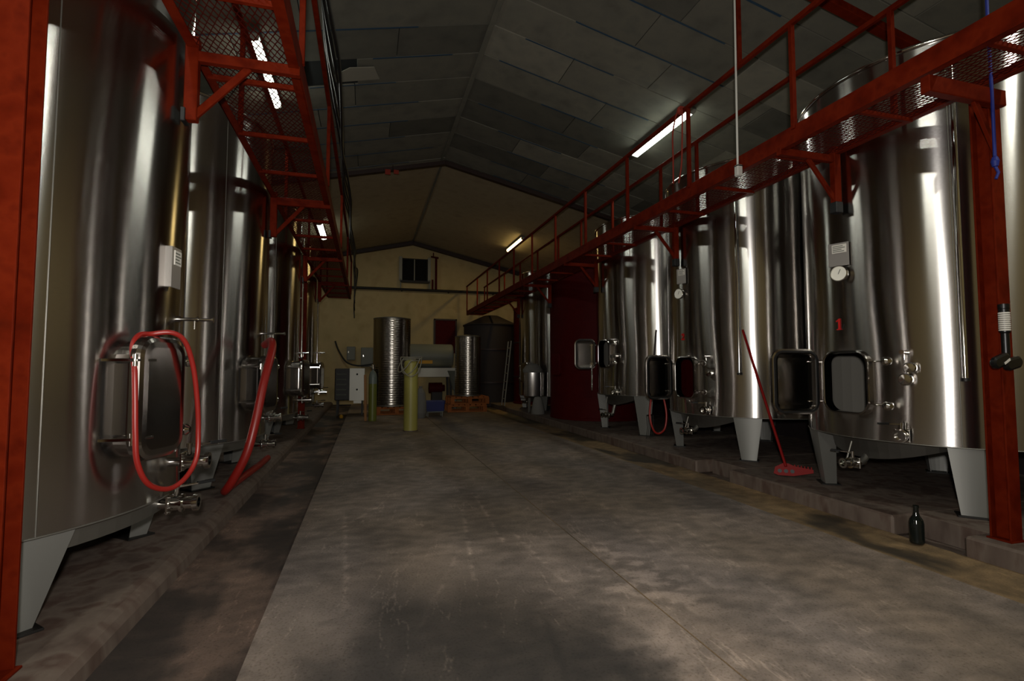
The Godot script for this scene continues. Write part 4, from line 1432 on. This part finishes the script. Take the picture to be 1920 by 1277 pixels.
func build_loose() -> void:
	# red gasket hose looped round the near left door
	var h := MB.new()
	h.tube(curve([Vector3(-1.3, 1.712, -3.66), Vector3(-1.2, 1.725, -3.7), Vector3(-1.14, 1.67, -3.76), Vector3(-1.11, 1.5, -3.84), Vector3(-1.1, 1.27, -3.91), Vector3(-1.1, 1.07, -3.95), Vector3(-1.1, 0.89, -3.93), Vector3(-1.13, 0.78, -3.82), Vector3(-1.18, 0.745, -3.68), Vector3(-1.24, 0.81, -3.54), Vector3(-1.275, 0.95, -3.47), Vector3(-1.285, 1.12, -3.455), Vector3(-1.295, 1.32, -3.46), Vector3(-1.31, 1.5, -3.475), Vector3(-1.34, 1.63, -3.52), Vector3(-1.335, 1.7, -3.59)], 8, true), 0.016, 10, true)
	single("hose_loop", h, M.red_rubber, "thin red hose looped round the manhole door of the nearest left tank", "hose")
	# thick hose from the second tank
	var t := MB.new()
	t.tube(curve([Vector3(-1.2, 1.78, -6.78), Vector3(-1.1, 1.82, -6.6), Vector3(-1.06, 1.7, -6.42), Vector3(-1.09, 1.33, -6.15), Vector3(-1.13, 0.94, -6.0), Vector3(-1.2, 0.6, -5.95), Vector3(-1.33, 0.33, -6.0), Vector3(-1.42, 0.2, -6.1), Vector3(-1.46, 0.168, -6.3), Vector3(-1.44, 0.168, -6.8), Vector3(-1.4, 0.168, -7.6), Vector3(-1.39, 0.168, -8.3)], 8), 0.045, 12)
	single("thick_hose", t, M.red_rubber, "thick red hose hanging from the second left tank to the plinth", "hose")
	# rake
	var rk := thing("rake", "red plastic rake leaning on the second right tank", "rake", Vector3(5.06, 0.15, -5.22))
	var s := MB.new()
	s.rod(Vector3(0.0, 0.12, 0), Vector3(0.2, 1.9, -0.93), 0.017, 10)
	obj("handle", s, M.red_plastic, rk)
	var xf := Transform3D(Basis(Vector3(0.78, 0, 0.62).normalized(), Vector3(0.07, 0.95, -0.3).normalized(), Vector3(-0.6, 0.3, 0.74).normalized()).orthonormalized(), Vector3(0, 0.005, 0))
	var hd := MB.new()
	hd.poly(PackedVector2Array([Vector2(-0.14, 0.02), Vector2(-0.09, 0.0), Vector2(0.08, 0.0), Vector2(0.3, 0.05), Vector2(0.3, 0.09), Vector2(0.1, 0.12), Vector2(0.03, 0.15), Vector2(-0.03, 0.15), Vector2(-0.12, 0.1)]), xf, 0.02)
	for k in 6:
		hd.box(xf * Vector3(0.1 + 0.036 * k, 0.115 - 0.004 * k, 0.01), Vector3(0.014, 0.05, 0.018), xf.basis)
	var hm := obj("head", hd, M.red_plastic, rk)
	var hl := MB.new()
	for x in [-0.07, 0.0, 0.07]:
		hl.lathe(xf * Vector3(x, 0.055, 0.0205), xf.basis.z, [Vector2(0.024, 0), Vector2(0.024, 0.002), Vector2(0, 0.002)], 12)
	obj("hole", hl, M.rubber, hm)
	# pitchfork
	var pf := thing("pitchfork", "steel pitchfork with dark wooden shaft leaning on the third right tank", "pitchfork", Vector3(5.28, 0.15, -8.75))
	var ps := MB.new()
	ps.rod(Vector3(0.0, 0.5, 0), Vector3(0.235, 2.1, -0.1), 0.019, 10)
	obj("shaft", ps, M.brown_steel, pf)
	var pt := MB.new()
	pt.box(Vector3(0, 0.44, 0.01), Vector3(0.24, 0.022, 0.02), Basis(Vector3.UP, 0.5))
	pt.rod(Vector3(0, 0.42, 0.01), Vector3(0, 0.55, 0), 0.016, 8)
	var f := MB.new()
	for k in 5:
		var q := Basis(Vector3.UP, 0.5) * Vector3(-0.115 + 0.0575 * k, 0, 0)
		f.tube([q + Vector3(0, 0.44, 0.01), q + Vector3(-0.01, 0.2, 0.045), q + Vector3(-0.03, 0.004, 0.03)], 0.0065, 6)
	obj("socket", pt, M.dark_steel, pf)
	obj("tines", f, M.dark_steel, pf)
	# red hose on the second tank's open door
	var rh := MB.new()
	rh.tube(curve([Vector3(4.47, 1.0, -7.36), Vector3(4.42, 0.72, -7.32), Vector3(4.47, 0.5, -7.3), Vector3(4.57, 0.44, -7.3), Vector3(4.68, 0.52, -7.3), Vector3(4.72, 0.74, -7.31), Vector3(4.71, 0.98, -7.36), Vector3(4.69, 1.04, -7.4)], 6), 0.016, 8)
	single("hose_loop", rh, M.red_rubber, "short red hose hanging in a loop under the second right tank's open door", "hose")
	# chain at the third tank
	var ch := MB.new()
	for k in 12:
		var y := 1.5 - k * 0.04
		var lk := []
		for i in 10:
			var a := TAU * i / 10
			lk.append(Vector3(4.5 + (0.011 * cos(a) if k % 2 == 0 else 0.0), y + 0.027 * sin(a), -9.68 + (0.011 * cos(a) if k % 2 else 0.0)))
		ch.tube(lk, 0.005, 5, true)
	ch.rod(Vector3(4.5, 1.5, -9.68), Vector3(4.5, 1.56, -9.72), 0.006, 6)
	single("chain", ch, M.chrome, "short steel chain dangling from the third right tank's open door", "chain")
	# bottle in the plinth notch
	var bo := thing("bottle", "empty dark glass bottle standing in the notch of the right plinth", "bottle", Vector3(4.6, -0.01, -3.33))
	var bb := MB.new()
	bb.lathe(Vector3.ZERO, Vector3.UP, [Vector2(0, 0), Vector2(0.05, 0), Vector2(0.055, 0.012), Vector2(0.055, 0.17), Vector2(0.048, 0.2), Vector2(0.026, 0.235), Vector2(0.02, 0.26), Vector2(0.02, 0.3), Vector2(0.023, 0.3), Vector2(0.023, 0.318), Vector2(0.014, 0.318)], 24)
	obj("glass", bb, M.bottle_glass, bo)
	# black spray tool on the near right column
	var tl := thing("spray_gun", "black hand tool with white ribbed label hung on the near right column", "tool", Vector3(4.8, 1.55, -2.74))
	var tb := MB.new()
	tb.lathe(Vector3(0, 0.03, 0), Vector3(0.0, 1, 0), [Vector2(0.022, 0), Vector2(0.026, 0.02), Vector2(0.026, 0.19), Vector2(0.034, 0.2), Vector2(0.034, 0.38), Vector2(0.036, 0.385), Vector2(0.036, 0.42), Vector2(0.0, 0.425)], 20)
	obj("body", tb, M.black_plastic, tl)
	var wl := MB.new()
	for k in 9:
		wl.lathe(Vector3(0, 0.24 + k * 0.0165, 0), Vector3.UP, [Vector2(0.034, 0), Vector2(0.0365, 0.002), Vector2(0.0365, 0.011), Vector2(0.034, 0.013)], 20)
	obj("ribbed_label", wl, M.tape_white, tl)
	var cl := MB.new()
	for e in [[-0.14, 0.005, 0.32], [-0.005, -0.015, 0.22]]:
		var q := Transform3D(Basis(Vector3(0, 0, 1), e[2]), Vector3(e[0], e[1], 0.04))
		cl.loops(q, 0.095, 0.045, 0.045, [Vector2(0.02, -0.025), Vector2(0, -0.01), Vector2(0, 0.012), Vector2(0.015, 0.022)])
		cl.loops(q * Transform3D(Basis(Vector3.UP, PI), Vector3.ZERO), 0.075, 0.03, 0.03, [Vector2(0, 0.025)])
	obj("clamp", cl, M.black_plastic, tl)
	var cs := MB.new()
	cs.box(Vector3(-0.1, 0.0, 0.064), Vector3(0.07, 0.018, 0.003), Basis(Vector3(0, 0, 1), 0.5))
	obj("sticker", cs, M.tape_white, tl)

func build_back() -> void:
	# bollard post with hose coils
	var b := thing("bollard", "tall yellow round post standing alone on the aisle floor", "post", Vector3(1.03, 0, -12.4))
	var m := MB.new()
	m.lathe(Vector3.ZERO, Vector3.UP, [Vector2(0.165, 0), Vector2(0.165, 1.62), Vector2(0.15, 1.66), Vector2(0.08, 1.69), Vector2(0, 1.7)], 40)
	obj("tube", m, M.yellow_post, b)
	var ft := MB.new()
	ft.lathe(Vector3.ZERO, Vector3.UP, [Vector2(0.18, 0), Vector2(0.18, 0.02), Vector2(0.166, 0.02)], 40)
	obj("foot_ring", ft, M.kerb_concrete, b)
	var hc := thing("hose_coil", "pale clear hoses coiled over the top of the yellow post", "hose", Vector3(1.03, 1.55, -12.4))
	for k in 4:
		var c := MB.new()
		var pts := []
		for i in 16:
			var a := TAU * i / 16
			var r := 0.19 + 0.02 * k
			pts.append(Vector3(r * cos(a) + (-0.1 if k == 1 else 0.0), 0.12 + 0.06 * k * 0.5 - (0.28 + 0.1 * k) * maxf(0.0, -cos(a + 0.5 * k)) * 0.8, r * sin(a)))
		c.tube(pts, 0.014, 6, true)
		obj("coil", c, M.hose_clear, hc)
	# dimpled tanks on pallets
	pallet(Vector3(0.9, 0, -17.3), 0.1, "orange wooden pallet under the tall dimpled tank", 1.3, 1.1)
	dimple_tank("tall stainless tank with dimpled jacket on a pallet at the far end", Vector3(0.8, 0.264, -17.2), 0.6, 2.86)
	pallet(Vector3(3.35, 0, -17.6), -0.05, "orange wooden pallet, lower of two under the small dimpled tank", 1.35, 1.0)
	pallet(Vector3(3.4, 0.263, -17.6), 0.03, "orange wooden pallet, upper of two under the small dimpled tank", 1.35, 1.0)
	dimple_tank("smaller stainless tank with dimpled jacket on two stacked pallets", Vector3(3.43, 0.527, -17.6), 0.45, 2.08)
	gas_bottle(0.18, -15.0, "green shouldered gas cylinder in front of the tall dimpled tank", M.bottle_grey, M.bottle_green)
	# ochre board leaning beside the cylinder
	var ob := MB.new()
	ob.box(Vector3(-0.02, 0.66, -14.9), Vector3(0.07, 1.3, 0.03), Basis(Vector3(0, 0, 1), 0.02))
	single("board", ob, M.ochre, "narrow ochre wooden board standing against the gas cylinder", "board")
	# white fronted machine
	var ca := thing("chiller", "cooling machine with blank white front panel near the far left wall", "machine", Vector3(-0.42, 0, -17.0))
	var body := MB.new()
	body.box(Vector3(-0.22, 0.98, -0.25), Vector3(0.62, 1.0, 0.9), Basis(), 0.02)
	obj("housing", body, M.dark_steel, ca)
	var fp := MB.new()
	fp.box(Vector3(0.14, 0.98, 0.22), Vector3(0.46, 1.02, 0.04), Basis(), 0.01)
	var fpo := obj("front_panel", fp, M.panel_white, ca)
	var kb := MB.new()
	for y in [0.82, 1.3]:
		kb.lathe(Vector3(0.14, y, 0.24), Vector3(0, 0, 1), [Vector2(0.03, 0), Vector2(0.025, 0.012), Vector2(0, 0.014)], 12)
	obj("knob", kb, M.ink, fpo)
	var spt := MB.new()
	spt.box(Vector3(0.16, 0.43, 0.2), Vector3(0.24, 0.09, 0.1))
	obj("spout", spt, M.panel_white, ca)
	for k in 5:
		var sv := MB.new()
		sv.box(Vector3(-0.33, 0.66 + 0.16 * k, 0.215), Vector3(0.3, 0.05, 0.03), Basis(Vector3(1, 0, 0), 0.5))
		obj("vent_slat", sv, M.panel_grey, ca)
	for x in [-0.45, 0.3]:
		for z in [-0.6, 0.12]:
			var lg := MB.new()
			lg.bar(Vector3(x, 0, z), Vector3(x, 0.5, z), 0.05, 0.05)
			obj("leg", lg, M.dark_steel, ca)
	var yb := MB.new()
	yb.lathe(Vector3(-0.72, -0.03, -16.4), Vector3.UP, [Vector2(0, 0), Vector2(0.05, 0.0), Vector2(0.06, 0.06), Vector2(0.03, 0.1), Vector2(0, 0.11)], 14)
	single("cap", yb, M.label_yellow, "small bright yellow cap lying on the floor by the cooling machine", "cap")
	# sorting press behind the post
	var pr := thing("press", "long grey press machine with white trough behind the yellow post", "machine", Vector3(2.2, 0, -19.3))
	var drum := MB.new()
	drum.lathe(Vector3(-1.0, 1.95, 0), Vector3(1, 0, 0), [Vector2(0, 0), Vector2(0.42, 0.02), Vector2(0.45, 0.06), Vector2(0.45, 1.9), Vector2(0.42, 1.94), Vector2(0, 1.96)], 40)
	obj("drum", drum, M.panel_grey, pr)
	var ys := MB.new()
	ys.box(Vector3(-0.25, 1.72, 0.415), Vector3(0.8, 0.12, 0.02))
	obj("yellow_sign", ys, M.label_yellow, pr)
	var tg := MB.new()
	tg.hexa([Vector3(-0.85, 1.17, -0.4), Vector3(-0.85, 1.17, 0.5), Vector3(0.85, 1.17, 0.5), Vector3(0.85, 1.17, -0.4), Vector3(-1.0, 1.5, -0.5), Vector3(-1.0, 1.5, 0.6), Vector3(1.0, 1.5, 0.6), Vector3(1.0, 1.5, -0.5)])
	obj("trough", tg, M.panel_white, pr)
	for x in [-0.85, 0.85]:
		for z in [-0.35, 0.42]:
			var lg := MB.new()
			lg.bar(Vector3(x, 0, z), Vector3(x * 0.95, 1.55, z), 0.09, 0.09)
			obj("leg", lg, M.dark_steel, pr)
	var hop := MB.new()
	hop.lathe(Vector3(0.95, 0.7, 0.75), Vector3.UP, [Vector2(0.1, 0), Vector2(0.22, 0.5), Vector2(0.3, 0.7), Vector2(0.28, 0.7), Vector2(0.08, 0.0)], 20)
	hop.rod(Vector3(0.95, 0, 0.75), Vector3(0.95, 0.72, 0.75), 0.06, 10)
	obj("hopper", hop, M.panel_grey, pr)
	var rm := thing("motor", "dark red motor unit under the long grey press machine", "motor", Vector3(2.55, 0, -19.2))
	var rmm := MB.new()
	rmm.lathe(Vector3(-0.3, 0.75, 0), Vector3(1, 0, 0), [Vector2(0, 0), Vector2(0.2, 0.01), Vector2(0.2, 0.5), Vector2(0.12, 0.52), Vector2(0.12, 0.6), Vector2(0, 0.6)], 24)
	obj("casing", rmm, M.wine_red_paint, rm)
	var rms := MB.new()
	rms.box(Vector3(0, 0.3, 0), Vector3(0.4, 0.6, 0.3))
	obj("stand", rms, M.dark_steel, rm)
	var sk := thing("sack", "small white sack slumped beside the foot of the yellow post", "sack", Vector3(1.58, 0.0, -15.5))
	var sm := MB.new()
	sm.lathe(Vector3(0, 0.0, 0), Vector3.UP, [Vector2(0, 0), Vector2(0.14, 0.0), Vector2(0.18, 0.15), Vector2(0.17, 0.5), Vector2(0.14, 0.75), Vector2(0.07, 0.88), Vector2(0.04, 0.9), Vector2(0.06, 0.95), Vector2(0, 0.94)], 16)
	obj("bag", sm, M.sack_white, sk)
	# blue crate on a stool
	var st := thing("stool", "low grey metal stool carrying a blue crate", "stool", Vector3(2.05, 0, -15.9))
	var stm := MB.new()
	stm.box(Vector3(0, 0.15, 0), Vector3(0.5, 0.03, 0.4))
	obj("seat", stm, M.panel_grey, st)
	for x in [-0.22, 0.22]:
		for z in [-0.17, 0.17]:
			var lg := MB.new()
			lg.bar(Vector3(x, 0, z), Vector3(x, 0.14, z), 0.03, 0.03)
			obj("leg", lg, M.panel_grey, st)
	var cr := thing("crate", "blue plastic crate on the low grey stool", "crate", Vector3(2.05, 0.166, -15.9))
	var cm := MB.new()
	var cf := Transform3D(Basis(Vector3(1, 0, 0), -PI / 2), Vector3(0, 0, 0))
	cm.loops(cf, 0.3, 0.2, 0.03, [Vector2(0.03, 0.002), Vector2(0.0, 0.3), Vector2(-0.015, 0.3), Vector2(-0.015, 0.32), Vector2(0.015, 0.32), Vector2(0.045, 0.02)])
	obj("body", cm, M.blue_plastic, cr)
	for s in [-1, 1]:
		var hd := MB.new()
		hd.box(Vector3(s * 0.315, 0.24, 0), Vector3(0.02, 0.04, 0.14))
		obj("handle", hd, M.blue_plastic, cr)
	# things on the far wall
	var pp := MB.new()
	pp.rod(Vector3(-0.9, 4.83, -21.85), Vector3(6.6, 4.85, -21.85), 0.055, 12)
	for x in [-0.5, 1.4, 3.4, 5.4]:
		pp.box(Vector3(x, 4.83, -21.93), Vector3(0.05, 0.13, 0.14))
	single("wall_pipe", pp, M.dark_steel, "long dark horizontal pipe across the far cream wall under the window", "pipe")
	var vp := thing("riser_pipe", "dark red upright pipe with tee top beside the gable window", "pipe", Vector3(2.84, 4.89, -21.85))
	var vm := MB.new()
	vm.rod(Vector3(0, 0, 0), Vector3(0, 1.4, 0), 0.05, 12)
	obj("pipe", vm, M.wine_red_paint, vp)
	var v2 := MB.new()
	v2.rod(Vector3(-0.22, 1.42, 0), Vector3(0.1, 1.38, 0), 0.04, 10)
	v2.rod(Vector3(-0.12, 1.42, 0), Vector3(-0.12, 1.6, 0), 0.025, 8)
	v2.rod(Vector3(-0.15, 0.0, 0), Vector3(-0.15, 0.42, 0), 0.04, 10)
	obj("tee", v2, M.wine_red_paint, vp)
	for e in [[-0.62, 2.1, 0.34, 0.56, "grey electrical box on the far wall, left one with a bright latch"], [0.02, 1.95, 0.5, 0.8, "larger grey electrical box on the far wall behind the gas cylinder"]]:
		var eb := thing("electrical_box", e[4], "electrical box", Vector3(e[0], e[1], -22.0), 0, "")
		var em := MB.new()
		em.box(Vector3(0, 0, 0.08), Vector3(e[2], e[3], 0.16), Basis(), 0.015)
		obj("case", em, M.panel_grey, eb)
		var ed := MB.new()
		ed.box(Vector3(0, 0, 0.165), Vector3(e[2] - 0.06, e[3] - 0.06, 0.012), Basis(), 0.004)
		obj("cover", ed, M.panel_grey, eb)
		var el := MB.new()
		el.box(Vector3(-e[2] * 0.3, 0.05, 0.175), Vector3(0.03, 0.08, 0.02))
		obj("latch", el, M.chrome, eb)
	var cbl := MB.new()
	cbl.tube(curve([Vector3(-1.25, 2.6, -21.95), Vector3(-1.1, 2.2, -21.9), Vector3(-0.8, 1.75, -21.8), Vector3(-0.4, 1.6, -21.78), Vector3(0.0, 1.62, -21.75), Vector3(0.4, 1.7, -21.8), Vector3(0.45, 1.72, -21.97)], 6), 0.035, 8)
	single("cable", cbl, M.rubber, "dark cable sagging along the far wall below the electrical boxes", "cable")
	# ladder on the right
	var ld := thing("ladder", "slim pale ladder leaning on the far right tanks", "ladder", Vector3(4.68, 0.16, -17.3), 0.0)
	for s in [0, 1]:
		var lm := MB.new()
		lm.bar(Vector3(s * 0.02, 0, -s * 0.45), Vector3(0.25 + s * 0.02, 2.3, -s * 0.45), 0.03, 0.05)
		obj("rail", lm, M.frame_white, ld)
	for k in 7:
		var rg := MB.new()
		var y := 0.25 + 0.3 * k
		rg.rod(Vector3(0.25 * y / 2.3, y, 0), Vector3(0.25 * y / 2.3 + 0.02, y, -0.45), 0.014, 8)
		obj("rung", rg, M.frame_white, ld)
	# small covered vat and sack by the painted tank
	var vt := thing("vat", "small steel vat under a grey cloth cap beside the wine red tank", "vat", Vector3(4.95, 0.14, -14.95))
	var vm2 := MB.new()
	vm2.lathe(Vector3.ZERO, Vector3.UP, [Vector2(0.25, 0.45), Vector2(0.27, 0.5), Vector2(0.27, 1.25), Vector2(0.25, 1.28)], 28)
	vm2.lathe(Vector3.ZERO, Vector3.UP, [Vector2(0, 0.45), Vector2(0.25, 0.45)], 28)
	obj("body", vm2, M.polished_steel, vt)
	var vc := MB.new()
	vc.lathe(Vector3.ZERO, Vector3.UP, [Vector2(0.3, 1.22), Vector2(0.32, 1.3), Vector2(0.2, 1.45), Vector2(0.1, 1.5), Vector2(0, 1.5)], 12)
	obj("cover", vc, M.sack_white, vt)
	for k in 3:
		var lg := MB.new()
		var a := TAU * k / 3 + 0.4
		lg.bar(Vector3(0.22 * cos(a), 0, 0.22 * sin(a)), Vector3(0.2 * cos(a), 0.5, 0.2 * sin(a)), 0.04, 0.04)
		obj("leg", lg, M.satin_steel, vt)
	var s2 := thing("sack", "grey sack slumped on the plinth under the covered vat", "sack", Vector3(4.9, 0.14, -14.3))
	var s2m := MB.new()
	s2m.lathe(Vector3.ZERO, Vector3.UP, [Vector2(0, 0), Vector2(0.2, 0), Vector2(0.2, 0.1), Vector2(0.14, 0.4), Vector2(0.1, 0.5), Vector2(0, 0.52)], 14)
	obj("bag", s2m, M.sack_white, s2)
	# exit sign sized orange marker under the ceiling step
	var mk := thing("ceiling_marker", "small orange marker plate under the left rafter of the roof", "marker", Vector3(0.55, roof_y(0.55) - 0.42, -12.5))
	var mm := MB.new()
	mm.box(Vector3(-0.12, 0, 0), Vector3(0.13, 0.13, 0.02))
	mm.box(Vector3(0.08, 0.02, 0), Vector3(0.12, 0.1, 0.02))
	obj("plate", mm, M.orange_rope, mk)
	var mh := MB.new()
	mh.bar(Vector3(0, 0.02, -0.02), Vector3(0, 0.2, -0.06), 0.02, 0.02)
	obj("hook", mh, M.brown_steel, mk)
